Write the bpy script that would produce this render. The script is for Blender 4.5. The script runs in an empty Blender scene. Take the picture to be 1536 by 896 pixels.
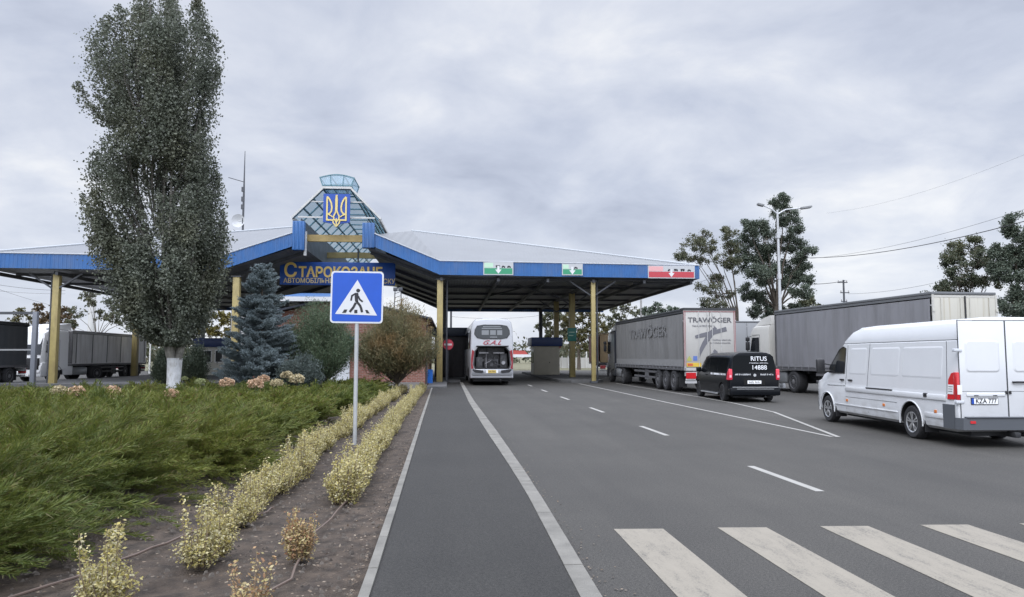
import bpy, bmesh, math, random
import numpy as np
from mathutils import Vector, Matrix
R_ = math.radians
random.seed(7)
C = bpy.context.scene.collection
sc = bpy.context.scene
PI = math.pi

# ---------------- camera ----------------
FPX, CH, YH = 1109.0, 1.72, 535.0            # focal length in photo pixels, eye height, horizon row
PITCH = math.atan((YH-448)/FPX); YAW = math.atan((768-676)/FPX)
cam = bpy.data.cameras.new('camera'); camo = bpy.data.objects.new('camera', cam); C.objects.link(camo)
cam.sensor_width = 36; cam.lens = FPX/1536*36; cam.clip_end = 3000; cam.clip_start = .05
camo.location = (0, 0, CH); camo.rotation_euler = (PI/2+PITCH, 0, -YAW)
sc.camera = camo
sc.view_settings.view_transform = 'Standard'; sc.view_settings.look = 'None'
sc.view_settings.exposure = 0.0; sc.view_settings.gamma = 1

# ---------------- sky: overcast deck over a Nishita sky ----------------
SUN_EL, SUN_AZ = R_(48), R_(-150)
w = bpy.data.worlds.new('World'); sc.world = w; w.use_nodes = True
nt = w.node_tree; nt.nodes.clear(); N = nt.nodes; L = nt.links
def nd(t, **k):
    n = N.new(t)
    for a, b in k.items(): setattr(n, a, b)
    return n
out = nd('ShaderNodeOutputWorld'); sky = nd('ShaderNodeTexSky'); sky.sky_type = 'NISHITA'; sky.sun_disc = False
sky.sun_elevation = SUN_EL; sky.sun_rotation = SUN_AZ
bg1 = nd('ShaderNodeBackground'); bg1.inputs[1].default_value = .13; L.new(sky.outputs[0], bg1.inputs[0])
bg2 = nd('ShaderNodeBackground'); mix = nd('ShaderNodeMixShader')
tc = nd('ShaderNodeTexCoord'); sep = nd('ShaderNodeSeparateXYZ'); L.new(tc.outputs['Generated'], sep.inputs[0])
def math_(op, a, b=None, clamp=False):
    n = nd('ShaderNodeMath', operation=op, use_clamp=clamp)
    for i, q in enumerate((a, b)):
        if q is None: continue
        if isinstance(q, (int, float)): n.inputs[i].default_value = q
        else: L.new(q, n.inputs[i])
    return n.outputs[0]
zc = math_('ADD', math_('MAXIMUM', sep.outputs[2], 0.0), .26)
cx = math_('DIVIDE', sep.outputs[0], zc); cy = math_('DIVIDE', sep.outputs[1], zc)
comb = nd('ShaderNodeCombineXYZ'); L.new(cx, comb.inputs[0]); L.new(cy, comb.inputs[1])
def noise(scale, detail, rough, dist, off):
    mp = nd('ShaderNodeMapping'); mp.inputs['Location'].default_value = off; L.new(comb.outputs[0], mp.inputs[0])
    n = nd('ShaderNodeTexNoise'); n.inputs['Scale'].default_value = scale; n.inputs['Detail'].default_value = detail
    n.inputs['Roughness'].default_value = rough; n.inputs['Distortion'].default_value = dist
    L.new(mp.outputs[0], n.inputs[0]); return n.outputs[0]
n1 = noise(.62, 6, .52, .5, (3.1, 1.7, 0)); n2 = noise(2.6, 7, .55, .3, (7.3, 4.2, 1))
mixn = math_('ADD', math_('MULTIPLY', n1, .56), math_('MULTIPLY', n2, .44))
ramp = nd('ShaderNodeValToRGB'); e = ramp.color_ramp.elements
e[0].position = .365; e[0].color = (.345, .38, .475, 1); e[1].position = .625; e[1].color = (.735, .745, .77, 1)
m_ = e.new(.47); m_.color = (.47, .508, .605, 1); m_ = e.new(.55); m_.color = (.585, .615, .69, 1)
L.new(mixn, ramp.inputs[0])
hz = nd('ShaderNodeMapRange'); hz.inputs[1].default_value = 0; hz.inputs[2].default_value = .22; hz.inputs[3].default_value = .42; hz.inputs[4].default_value = 0
L.new(sep.outputs[2], hz.inputs[0])
mc = nd('ShaderNodeMixRGB'); mc.inputs[2].default_value = (.70, .735, .80, 1); L.new(hz.outputs[0], mc.inputs[0]); L.new(ramp.outputs[0], mc.inputs[1])
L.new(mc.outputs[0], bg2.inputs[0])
zen = nd('ShaderNodeMapRange', interpolation_type='SMOOTHSTEP'); zen.inputs[1].default_value = .44; zen.inputs[2].default_value = .80; zen.inputs[3].default_value = 1.28; zen.inputs[4].default_value = 5.6  # zenith gain added above the view to brighten ground and foliage
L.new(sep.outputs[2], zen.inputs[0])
rear = nd('ShaderNodeMapRange', interpolation_type='SMOOTHSTEP'); rear.inputs[1].default_value = .15; rear.inputs[2].default_value = -.9; rear.inputs[3].default_value = 1.0; rear.inputs[4].default_value = 2.0   # sky gain added behind the camera, out of view, to light surfaces facing it
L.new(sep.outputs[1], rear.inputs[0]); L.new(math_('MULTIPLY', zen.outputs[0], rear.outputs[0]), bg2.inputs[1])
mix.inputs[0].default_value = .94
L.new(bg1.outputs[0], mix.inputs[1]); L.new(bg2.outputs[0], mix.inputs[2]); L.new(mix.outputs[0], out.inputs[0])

sl = bpy.data.lights.new('sun', 'SUN'); sl.energy = 1.4; sl.angle = R_(40); sl.color = (1, .97, .92)
so = bpy.data.objects.new('sun', sl); C.objects.link(so)
_sd = Vector((math.sin(SUN_AZ)*math.cos(SUN_EL), math.cos(SUN_AZ)*math.cos(SUN_EL), math.sin(SUN_EL)))
so.rotation_euler = _sd.to_track_quat('Z', 'Y').to_euler(); so.location = (0, 0, 60)

# ---------------- helpers ----------------
def ray(px, py):
    u = (px-768)/FPX; v = (448-py)/FPX
    f = math.cos(PITCH)-v*math.sin(PITCH); z = math.sin(PITCH)+v*math.cos(PITCH)
    return Vector((u*math.cos(YAW)+f*math.sin(YAW), -u*math.sin(YAW)+f*math.cos(YAW), z))
def G(px, py, z=0.0):
    r = ray(px, py); t = (z-CH)/r.z; return Vector((r.x*t, r.y*t, z))
def AY(px, py, Y):
    r = ray(px, py); t = Y/r.y; return Vector((r.x*t, Y, CH+r.z*t))
def AD(px, py, D):                       # by depth along the view
    u = (px-768)/FPX; r = ray(px, py); f = r.x*math.sin(YAW)+r.y*math.cos(YAW); t = D/f
    return Vector((r.x*t, r.y*t, CH+r.z*t))
RIGHT = Vector((math.cos(YAW), -math.sin(YAW), 0)); FWD = Vector((math.sin(YAW), math.cos(YAW), 0))

_M = {}
def M(name, col, rough=.6, metal=0.0, var=0.0, scale=4.0, bump=0.0, bscale=60.0, coat=0.0, col2=None, spec=.5, emit=None, wave=None, grime=None):
    if name in _M: return _M[name]
    m = bpy.data.materials.new(name); m.use_nodes = True; t = m.node_tree; b = t.nodes['Principled BSDF']
    b.inputs['Base Color'].default_value = (*col, 1); b.inputs['Roughness'].default_value = rough; b.inputs['Metallic'].default_value = metal
    b.inputs['Specular IOR Level'].default_value = spec
    if coat: b.inputs['Coat Weight'].default_value = coat; b.inputs['Coat Roughness'].default_value = .06
    co = t.nodes.new('ShaderNodeTexCoord')
    if var or col2:
        n = t.nodes.new('ShaderNodeTexNoise'); n.inputs['Scale'].default_value = scale; n.inputs['Detail'].default_value = 6; n.inputs['Roughness'].default_value = .62
        t.links.new(co.outputs['Object'], n.inputs[0])
        r = t.nodes.new('ShaderNodeValToRGB'); r.color_ramp.elements[0].position = .33; r.color_ramp.elements[1].position = .68
        a = tuple(c*(1-var) for c in col); c2 = col2 if col2 else tuple(min(1, c*(1+var)) for c in col)
        r.color_ramp.elements[0].color = (*a, 1); r.color_ramp.elements[1].color = (*c2, 1)
        t.links.new(n.outputs[0], r.inputs[0]); t.links.new(r.outputs[0], b.inputs['Base Color'])
    if grime:      # streaks and splashes of road dirt: (colour, amount, mapping scale)
        mp = t.nodes.new('ShaderNodeMapping'); mp.inputs['Scale'].default_value = grime[2]; t.links.new(co.outputs['Object'], mp.inputs[0])
        n = t.nodes.new('ShaderNodeTexNoise'); n.inputs['Scale'].default_value = 1; n.inputs['Detail'].default_value = 7; n.inputs['Roughness'].default_value = .65; t.links.new(mp.outputs[0], n.inputs[0])
        mr = t.nodes.new('ShaderNodeMapRange'); mr.inputs[1].default_value = .46; mr.inputs[2].default_value = .74; mr.inputs[4].default_value = grime[1]; t.links.new(n.outputs[0], mr.inputs[0])
        fac = mr.outputs[0]
        if len(grime) > 3:   # only splashed up to this height
            sp = t.nodes.new('ShaderNodeSeparateXYZ'); t.links.new(co.outputs['Object'], sp.inputs[0]); m2 = t.nodes.new('ShaderNodeMapRange'); m2.inputs[1].default_value = grime[3]; m2.inputs[2].default_value = .2; t.links.new(sp.outputs[2], m2.inputs[0])
            n2_ = t.nodes.new('ShaderNodeMath'); n2_.operation = 'MULTIPLY'; t.links.new(fac, n2_.inputs[0]); t.links.new(m2.outputs[0], n2_.inputs[1]); fac = n2_.outputs[0]
        mx = t.nodes.new('ShaderNodeMixRGB'); mx.inputs[2].default_value = (*grime[0], 1); t.links.new(fac, mx.inputs[0])
        if b.inputs['Base Color'].links: t.links.new(b.inputs['Base Color'].links[0].from_socket, mx.inputs[1])
        else: mx.inputs[1].default_value = (*col, 1)
        t.links.new(mx.outputs[0], b.inputs['Base Color'])
    h = None
    if wave:
        wv = t.nodes.new('ShaderNodeTexWave'); wv.inputs['Scale'].default_value = wave[1]; wv.bands_direction = wave[0]; wv.wave_profile = 'SIN'
        t.links.new(co.outputs['Object'], wv.inputs[0]); h = wv.outputs[1]; bs, bd = wave[2], .03
    elif bump:
        n = t.nodes.new('ShaderNodeTexNoise'); n.inputs['Scale'].default_value = bscale; n.inputs['Detail'].default_value = 5
        t.links.new(co.outputs['Object'], n.inputs[0]); h = n.outputs[0]; bs, bd = bump, .02
    if h is not None:
        bp = t.nodes.new('ShaderNodeBump'); bp.inputs['Strength'].default_value = bs; bp.inputs['Distance'].default_value = bd
        t.links.new(h, bp.inputs['Height']); t.links.new(bp.outputs[0], b.inputs['Normal'])
    if emit: b.inputs['Emission Color'].default_value = (*emit[0], 1); b.inputs['Emission Strength'].default_value = emit[1]
    _M[name] = m; return m

def leafmat(name, cols, trans=.25, rough=.6, patch=None):
    if name in _M: return _M[name]
    m = bpy.data.materials.new(name); m.use_nodes = True; t = m.node_tree; b = t.nodes['Principled BSDF']
    g = t.nodes.new('ShaderNodeNewGeometry'); r = t.nodes.new('ShaderNodeValToRGB'); r.color_ramp.interpolation = 'LINEAR'
    el = r.color_ramp.elements; k = len(cols)
    el[0].position = 0; el[0].color = (*cols[0], 1); el[1].position = 1; el[1].color = (*cols[-1], 1)
    for i in range(1, k-1):
        q = el.new(i/(k-1)); q.color = (*cols[i], 1)
    t.links.new(g.outputs['Random Per Island'], r.inputs[0]); src = r.outputs[0]
    if patch:
        co = t.nodes.new('ShaderNodeTexCoord'); n = t.nodes.new('ShaderNodeTexNoise'); n.inputs['Scale'].default_value = patch[1]; n.inputs['Detail'].default_value = 2
        t.links.new(co.outputs['Object'], n.inputs[0])
        mr = t.nodes.new('ShaderNodeMapRange'); mr.inputs[1].default_value = .48; mr.inputs[2].default_value = .68; mr.inputs[4].default_value = patch[2]
        t.links.new(n.outputs[0], mr.inputs[0])
        mx = t.nodes.new('ShaderNodeMixRGB'); mx.inputs[2].default_value = (*patch[0], 1); t.links.new(mr.outputs[0], mx.inputs[0]); t.links.new(src, mx.inputs[1]); src = mx.outputs[0]
    t.links.new(src, b.inputs['Base Color']); b.inputs['Roughness'].default_value = rough; b.inputs['Specular IOR Level'].default_value = .35
    tr = t.nodes.new('ShaderNodeBsdfTranslucent'); t.links.new(src, tr.inputs[0]); mx = t.nodes.new('ShaderNodeMixShader'); mx.inputs[0].default_value = trans
    o = t.nodes['Material Output']; t.links.new(b.outputs[0], mx.inputs[1]); t.links.new(tr.outputs[0], mx.inputs[2]); t.links.new(mx.outputs[0], o.inputs[0])
    _M[name] = m; return m

def glassmat(name, tint, alpha, rough=.05):
    if name in _M: return _M[name]
    m = bpy.data.materials.new(name); m.use_nodes = True; t = m.node_tree; b = t.nodes['Principled BSDF']
    b.inputs['Base Color'].default_value = (*tint, 1); b.inputs['Roughness'].default_value = rough
    tr = t.nodes.new('ShaderNodeBsdfTransparent'); tr.inputs[0].default_value = (*tint, 1); mx = t.nodes.new('ShaderNodeMixShader'); mx.inputs[0].default_value = alpha
    o = t.nodes['Material Output']; t.links.new(tr.outputs[0], mx.inputs[1]); t.links.new(b.outputs[0], mx.inputs[2]); t.links.new(mx.outputs[0], o.inputs[0])
    _M[name] = m; return m

class MB:
    def __init__(s): s.v = []; s.f = []; s.mi = []
    def add(s, vs, fs, mi=0):
        o = len(s.v); s.v += [tuple(p) for p in vs]
        for f in fs: s.f.append(tuple(o+i for i in f)); s.mi.append(mi)
        return s
    def box(s, x0, x1, y0, y1, z0, z1, mi=0, bev=0.0):
        if bev:
            b = min(bev, (x1-x0)/2.01, (y1-y0)/2.01, (z1-z0)/2.01)
            bm = bmesh.new(); bmesh.ops.create_cube(bm, size=1)
            for v in bm.verts: v.co = Vector(((x0+x1)/2+v.co.x*(x1-x0), (y0+y1)/2+v.co.y*(y1-y0), (z0+z1)/2+v.co.z*(z1-z0)))
            bmesh.ops.bevel(bm, geom=bm.edges[:], offset=b, segments=2, profile=.5, affect='EDGES')
            bm.verts.index_update(); s.add([v.co[:] for v in bm.verts], [[v.index for v in f.verts] for f in bm.faces], mi); bm.free(); return s
        return s.add([(x0,y0,z0),(x1,y0,z0),(x1,y1,z0),(x0,y1,z0),(x0,y0,z1),(x1,y0,z1),(x1,y1,z1),(x0,y1,z1)],
                     [(3,2,1,0),(4,5,6,7),(0,1,5,4),(1,2,6,5),(2,3,7,6),(3,0,4,7)], mi)
    def prism(s, pts, a, b, axis='y', mi=0):      # polygon extruded along axis from a to b
        n = len(pts)
        def P(p, t):
            return (p[0], t, p[1]) if axis == 'y' else ((t, p[0], p[1]) if axis == 'x' else (p[0], p[1], t))
        vs = [P(p, a) for p in pts]+[P(p, b) for p in pts]
        fs = [tuple(range(n)), tuple(range(2*n-1, n-1, -1))]+[(i, n+i, n+(i+1) % n, (i+1) % n) for i in range(n)]
        return s.add(vs, fs, mi)
    def tube(s, path, r, n=8, mi=0, cap=True):
        path = [Vector(p) for p in path]; k = len(path); rr = r if isinstance(r, (list, tuple)) else [r]*k
        vs = []; prev = None
        for i, p in enumerate(path):
            d = (path[min(i+1, k-1)]-path[max(i-1, 0)]); d = d.normalized() if d.length > 1e-9 else Vector((0, 0, 1))
            if prev is None: u = d.orthogonal().normalized()
            else:
                u = prev-d*prev.dot(d); u = u.normalized() if u.length > 1e-6 else d.orthogonal().normalized()
            prev = u; q = d.cross(u)
            for j in range(n):
                a = 2*PI*j/n; vs.append(p+(u*math.cos(a)+q*math.sin(a))*rr[i])
        fs = [(i*n+j, i*n+(j+1) % n, (i+1)*n+(j+1) % n, (i+1)*n+j) for i in range(k-1) for j in range(n)]
        if cap: fs += [tuple(range(n-1, -1, -1)), tuple((k-1)*n+j for j in range(n))]
        return s.add(vs, fs, mi)
    def lathe(s, prof, c=(0,0,0), axis='z', n=24, mi=0):   # prof: (r, t)
        c = Vector(c); vs = []
        for r, t in prof:
            for j in range(n):
                a = 2*PI*j/n; x, y = r*math.cos(a), r*math.sin(a)
                vs.append(c+Vector((x, y, t) if axis == 'z' else ((t, x, y) if axis == 'x' else (y, t, x))))
        k = len(prof); fs = [(i*n+j, i*n+(j+1) % n, (i+1)*n+(j+1) % n, (i+1)*n+j) for i in range(k-1) for j in range(n)]
        if prof[0][0] > 1e-6: fs.append(tuple(range(n-1, -1, -1)))
        if prof[-1][0] > 1e-6: fs.append(tuple((k-1)*n+j for j in range(n)))
        return s.add(vs, fs, mi)
    def loft(s, rings, mi=0, closed=True, caps=True):
        n = len(rings[0]); vs = [p for r in rings for p in r]; k = len(rings)
        fs = [(i*n+j, i*n+(j+1) % n, (i+1)*n+(j+1) % n, (i+1)*n+j) for i in range(k-1) for j in range(n if closed else n-1)]
        if caps: fs += [tuple(range(n-1, -1, -1)), tuple((k-1)*n+j for j in range(n))]
        return s.add(vs, fs, mi)
    def bar(s, a, b, w_, h=None, mi=0):             # rectangular bar between two points
        a, b = Vector(a), Vector(b); d = (b-a).normalized(); h = h or w_
        up = Vector((0, 0, 1)) if abs(d.z) < .95 else Vector((0, 1, 0))
        u = d.cross(up).normalized(); q = u.cross(d).normalized(); vs = []
        for p in (a, b):
            for i, j in ((-1,-1),(1,-1),(1,1),(-1,1)): vs.append(p+u*(i*w_/2)+q*(j*h/2))
        return s.add(vs, [(3,2,1,0),(4,5,6,7),(0,1,5,4),(1,2,6,5),(2,3,7,6),(3,0,4,7)], mi)
    def mesh(s, name, mats, smooth=35, fixn=True):
        me = bpy.data.meshes.new(name); me.from_pydata(s.v, [], s.f)
        for m in (mats if isinstance(mats, (list, tuple)) else [mats]): me.materials.append(m)
        if any(s.mi): me.polygons.foreach_set('material_index', s.mi)
        if fixn:
            bm = bmesh.new(); bm.from_mesh(me); bmesh.ops.recalc_face_normals(bm, faces=bm.faces[:]); bm.to_mesh(me); bm.free()
        if smooth:
            me.polygons.foreach_set('use_smooth', [True]*len(me.polygons)); me.set_sharp_from_angle(angle=R_(smooth))
        me.update(); return me

def link(name, me, parent=None, loc=(0,0,0), rot=(0,0,0), world=False):
    o = bpy.data.objects.new(name, me); C.objects.link(o)
    if parent is not None:
        o.parent = parent
        if world: loc = tuple(Vector(loc)-_wloc(parent))
    o.location = loc; o.rotation_euler = rot; return o
def _wloc(o):
    v = Vector(o.location)
    while o.parent: o = o.parent; v += Vector(o.location)
    return v
def ob(name, mb, mats, parent=None, loc=(0,0,0), rot=(0,0,0), world=False, smooth=35, label=None):
    o = link(name, mb.mesh(name, mats, smooth), parent, loc, rot, world)
    if label: o['label'] = label
    return o
def tag(o, label, cat, group=None):
    o['label'] = label; o['category'] = cat
    if group: o['group'] = group
    return o
def thing(name, label, cat, loc=(0,0,0), rz=0.0, group=None):
    o = bpy.data.objects.new(name, None); C.objects.link(o); o.location = loc; o.rotation_euler = (0, 0, rz); o.empty_display_size = .2
    return tag(o, label, cat, group)
def kind(o, k): o['kind'] = k; return o
def copy_tree(o, parent=None):
    c = o.copy(); C.objects.link(c)
    if parent is not None: c.parent = parent
    for ch in [x for x in bpy.data.objects if x.parent == o]: copy_tree(ch, c)
    return c

def text(s, size, mat, parent=None, loc=(0,0,0), rot=(PI/2,0,0), bold=0.0, ext=.004, align='CENTER', sx=1.0, name='lettering', world=False, shear=0.0):
    cu = bpy.data.curves.new('t', 'FONT'); cu.body = s; cu.size = size; cu.extrude = ext; cu.offset = bold*size; cu.align_x = align; cu.align_y = 'CENTER'; cu.shear = shear; cu.resolution_u = 3
    t = bpy.data.objects.new('t', cu); C.objects.link(t); bpy.context.view_layer.update()
    me = bpy.data.meshes.new_from_object(t.evaluated_get(bpy.context.evaluated_depsgraph_get()))
    bpy.data.objects.remove(t); bpy.data.curves.remove(cu)
    if sx != 1:
        for v in me.vertices: v.co.x *= sx
    me.materials.clear(); me.materials.append(mat); me.polygons.foreach_set('use_smooth', [False]*len(me.polygons))
    return link(name, me, parent, loc, rot, world)

def stroke(mb, pts, wd, y, th=.02, mi=0, closed=False):   # flat stroke in the xz plane at y (front face at y)
    pts = [Vector((p[0], p[1])) for p in pts]; n = len(pts); Lp = []; Rp = []
    for i, p in enumerate(pts):
        a = pts[(i-1) % n] if (closed or i > 0) else p; b = pts[(i+1) % n] if (closed or i < n-1) else p
        d1 = (p-a).normalized() if (p-a).length > 1e-9 else (b-p).normalized(); d2 = (b-p).normalized() if (b-p).length > 1e-9 else d1
        nn = Vector((-(d1+d2).y, (d1+d2).x)); nn = nn.normalized() if nn.length > 1e-6 else Vector((-d1.y, d1.x))
        k = 1/max(.5, nn.dot(Vector((-d1.y, d1.x))))
        Lp.append(p+nn*wd/2*k); Rp.append(p-nn*wd/2*k)
    m = n if closed else n-1
    for i in range(m):
        j = (i+1) % n; mb.prism([tuple(Lp[i]), tuple(Rp[i]), tuple(Rp[j]), tuple(Lp[j])], y, y+th, 'y', mi)

def rrect(x0, x1, z0, z1, r, n=4):
    pts = []
    for cx_, cz_, a0 in ((x1-r, z1-r, 0), (x0+r, z1-r, 90), (x0+r, z0+r, 180), (x1-r, z0+r, 270)):
        for i in range(n+1):
            a = R_(a0+90*i/n); pts.append((cx_+r*math.cos(a), cz_+r*math.sin(a)))
    return pts

def np_mesh(name, V, F, mat):       # V (n,3), F (m,k) numpy
    me = bpy.data.meshes.new(name); V = np.asarray(V, np.float32); F = np.asarray(F, np.int32); m, k = F.shape
    me.vertices.add(len(V)); me.vertices.foreach_set('co', V.ravel())
    me.loops.add(m*k); me.loops.foreach_set('vertex_index', F.ravel())
    me.polygons.add(m); me.polygons.foreach_set('loop_start', np.arange(0, m*k, k, dtype=np.int32))
    me.update(calc_edges=True); me.materials.append(mat); return me
def unit(a): return a/np.maximum(1e-9, np.linalg.norm(a, axis=1, keepdims=True))
def leaves(P, size, rng, aspect=.55, axis=None, jitter=1.0, svar=.35):
    """rhombic leaves: P (n,3) centres -> V, F"""
    n = len(P); ax = rng.normal(size=(n, 3))*jitter
    if axis is not None: ax = ax+axis
    ax = unit(ax); sd = unit(np.cross(ax, rng.normal(size=(n, 3))))
    s = (size*(1+svar*rng.uniform(-1, 1, n)))[:, None]
    V = np.stack([P-ax*s*.5, P+sd*s*.5*aspect, P+ax*s*.5, P-sd*s*.5*aspect], 1).reshape(-1, 3)
    F = np.arange(n*4).reshape(n, 4); return V, F
def leaf_obj(name, P, size, mat, rng, parent=None, world=False, **k):
    P = np.asarray(P); V, F = leaves(P, size, rng, **k)
    return link(name, np_mesh(name, V, F, mat), parent, (0,0,0), (0,0,0), world)

# common materials
white = M('white_paint', (.60,.61,.62), .35, var=.04, scale=3)
black = M('black_plastic', (.018,.018,.02), .5)
rubber = M('tyre_rubber', (.022,.022,.024), .85, var=.3, scale=20)
steel = M('galvanised_steel', (.42,.43,.44), .42, .6, var=.1, scale=8)
alu = M('alloy', (.62,.63,.64), .3, .85)
chassis = M('chassis_black', (.02,.021,.023), .7, var=.4, scale=6)
dglass = M('dark_glass', (.012,.014,.017), .06, spec=.7)
redlens = M('red_lens', (.50,.02,.025), .2, coat=.5)
orange = M('orange_lens', (.55,.16,.03), .3)
plate_w = M('plate_white', (.75,.76,.76), .4)
ink = M('ink_black', (.015,.015,.018), .5)
# ---------------- ground, road, pavement ----------------
def asphalt(name, base, light, speck=260):
    m = bpy.data.materials.new(name); m.use_nodes = True; t = m.node_tree; b = t.nodes['Principled BSDF']
    co = t.nodes.new('ShaderNodeTexCoord')
    def nz(s, d, r=.6, stretch=None):
        n = t.nodes.new('ShaderNodeTexNoise'); n.inputs['Scale'].default_value = s; n.inputs['Detail'].default_value = d; n.inputs['Roughness'].default_value = r
        if stretch:
            mp = t.nodes.new('ShaderNodeMapping'); mp.inputs['Scale'].default_value = stretch; t.links.new(co.outputs['Object'], mp.inputs[0]); t.links.new(mp.outputs[0], n.inputs[0])
        else: t.links.new(co.outputs['Object'], n.inputs[0])
        return n.outputs[0]
    r = t.nodes.new('ShaderNodeValToRGB'); r.color_ramp.elements[0].position = .3; r.color_ramp.elements[1].position = .72
    r.color_ramp.elements[0].color = (*[c*.80 for c in base], 1); r.color_ramp.elements[1].color = (*light, 1)
    a1 = nz(.35, 6); a2 = nz(1.0, 4, .6, (1.1, .08, 1)); 
    ad = t.nodes.new('ShaderNodeMath'); ad.operation = 'ADD'; t.links.new(a1, ad.inputs[0]); t.links.new(a2, ad.inputs[1])
    hf = t.nodes.new('ShaderNodeMath'); hf.operation = 'MULTIPLY'; hf.inputs[1].default_value = .5; t.links.new(ad.outputs[0], hf.inputs[0]); t.links.new(hf.outputs[0], r.inputs[0])
    sp = nz(speck, 2, .5); mr = t.nodes.new('ShaderNodeMapRange'); mr.inputs[1].default_value = .3; mr.inputs[2].default_value = .7; mr.inputs[3].default_value = .35; mr.inputs[4].default_value = 1.7; t.links.new(sp, mr.inputs[0])
    sp2 = nz(42, 4, .75); mr2 = t.nodes.new('ShaderNodeMapRange'); mr2.inputs[1].default_value = .3; mr2.inputs[2].default_value = .7; mr2.inputs[3].default_value = .50; mr2.inputs[4].default_value = 1.55; t.links.new(sp2, mr2.inputs[0])
    mu0 = t.nodes.new('ShaderNodeMath'); mu0.operation = 'MULTIPLY'; t.links.new(mr.outputs[0], mu0.inputs[0]); t.links.new(mr2.outputs[0], mu0.inputs[1])
    mu = t.nodes.new('ShaderNodeMixRGB'); mu.blend_type = 'MULTIPLY'; mu.inputs[0].default_value = 1; t.links.new(r.outputs[0], mu.inputs[1]); t.links.new(mu0.outputs[0], mu.inputs[2])
    # oil spots and paler scuffs
    o1 = nz(1.7, 5, .7); m3 = t.nodes.new('ShaderNodeMapRange'); m3.inputs[1].default_value = .64; m3.inputs[2].default_value = .74; m3.inputs[4].default_value = .45; t.links.new(o1, m3.inputs[0])
    mo = t.nodes.new('ShaderNodeMixRGB'); mo.inputs[2].default_value = (*[c*.5 for c in base], 1); t.links.new(m3.outputs[0], mo.inputs[0]); t.links.new(mu.outputs[0], mo.inputs[1]); mu = mo
    o2 = nz(6, 6, .75); m4 = t.nodes.new('ShaderNodeMapRange'); m4.inputs[1].default_value = .68; m4.inputs[2].default_value = .76; m4.inputs[4].default_value = .5; t.links.new(o2, m4.inputs[0])
    mo = t.nodes.new('ShaderNodeMixRGB'); mo.inputs[2].default_value = (*[c*1.7 for c in light], 1); t.links.new(m4.outputs[0], mo.inputs[0]); t.links.new(mu.outputs[0], mo.inputs[1]); mu = mo
    t.links.new(mu.outputs[0], b.inputs['Base Color']); b.inputs['Roughness'].default_value = .8; b.inputs['Specular IOR Level'].default_value = .35
    bp = t.nodes.new('ShaderNodeBump'); bp.inputs['Strength'].default_value = .5; bp.inputs['Distance'].default_value = .006; t.links.new(sp, bp.inputs['Height']); t.links.new(bp.outputs[0], b.inputs['Normal'])
    return m
road_m = asphalt('road_asphalt', (.0365,.0345,.0312), (.053,.0495,.0435), 120)
walk_m = asphalt('walk_asphalt', (.0195,.0186,.0170), (.029,.0274,.0245), 150)
def worn_paint(name, col, wear):
    m = bpy.data.materials.new(name); m.use_nodes = True; t = m.node_tree; b = t.nodes['Principled BSDF']; co = t.nodes.new('ShaderNodeTexCoord')
    def nz(s, d, sc_=None):
        n = t.nodes.new('ShaderNodeTexNoise'); n.inputs['Scale'].default_value = s; n.inputs['Detail'].default_value = d; n.inputs['Roughness'].default_value = .7
        if sc_:
            mp = t.nodes.new('ShaderNodeMapping'); mp.inputs['Scale'].default_value = sc_; t.links.new(co.outputs['Object'], mp.inputs[0]); t.links.new(mp.outputs[0], n.inputs[0])
        else: t.links.new(co.outputs['Object'], n.inputs[0])
        return n.outputs[0]
    a, c = nz(70, 6), nz(2.5, 5, (3, .7, 1))
    ad = t.nodes.new('ShaderNodeMath'); ad.operation = 'ADD'; t.links.new(a, ad.inputs[0]); t.links.new(c, ad.inputs[1])
    r = t.nodes.new('ShaderNodeValToRGB'); r.color_ramp.elements[0].position = wear; r.color_ramp.elements[1].position = wear+.16
    q = r.color_ramp.elements.new(wear+.3); q.color = (*[x*1.12 for x in col], 1)
    r.color_ramp.elements[0].color = (.045,.044,.042,1); r.color_ramp.elements[1].color = (*col, 1)
    hf = t.nodes.new('ShaderNodeMath'); hf.operation = 'MULTIPLY'; hf.inputs[1].default_value = .5; t.links.new(ad.outputs[0], hf.inputs[0])
    t.links.new(hf.outputs[0], r.inputs[0]); t.links.new(r.outputs[0], b.inputs['Base Color']); b.inputs['Roughness'].default_value = .75
    return m
paint = worn_paint('worn_road_paint', (.190,.170,.136), .32); paint2 = worn_paint('line_paint', (.235,.227,.208), .27)
kerb_m = M('kerb_concrete', (.140,.133,.117), .85, var=.22, scale=3, bump=.3, bscale=90)
soil_m = M('soil', (.028,.0195,.0135), .95, col2=(.072,.052,.037), var=.35, scale=5.5, bump=.9, bscale=40)
grass_m = M('dry_ground', (.10,.105,.055), .95, col2=(.17,.15,.09), var=.3, scale=.4, bump=.6, bscale=9)

g = MB(); g.add([(-900,-200,-.06),(900,-200,-.06),(900,1500,-.06),(-900,1500,-.06)], [(0,1,2,3)])
kind(ob('ground', g, grass_m, smooth=0), 'structure')
def sheet(name, pts, z, m):
    s = MB(); s.add([(p[0], p[1], z) for p in pts], [tuple(range(len(pts)))]); return kind(ob(name, s, m, smooth=0), 'structure')
sheet('road', [(.9,-12),(70,-12),(70,92),(-75,92),(-75,39.5),(-1.2,39.5),(-1.2,38),(.9,38)], 0.0, road_m)
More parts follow.
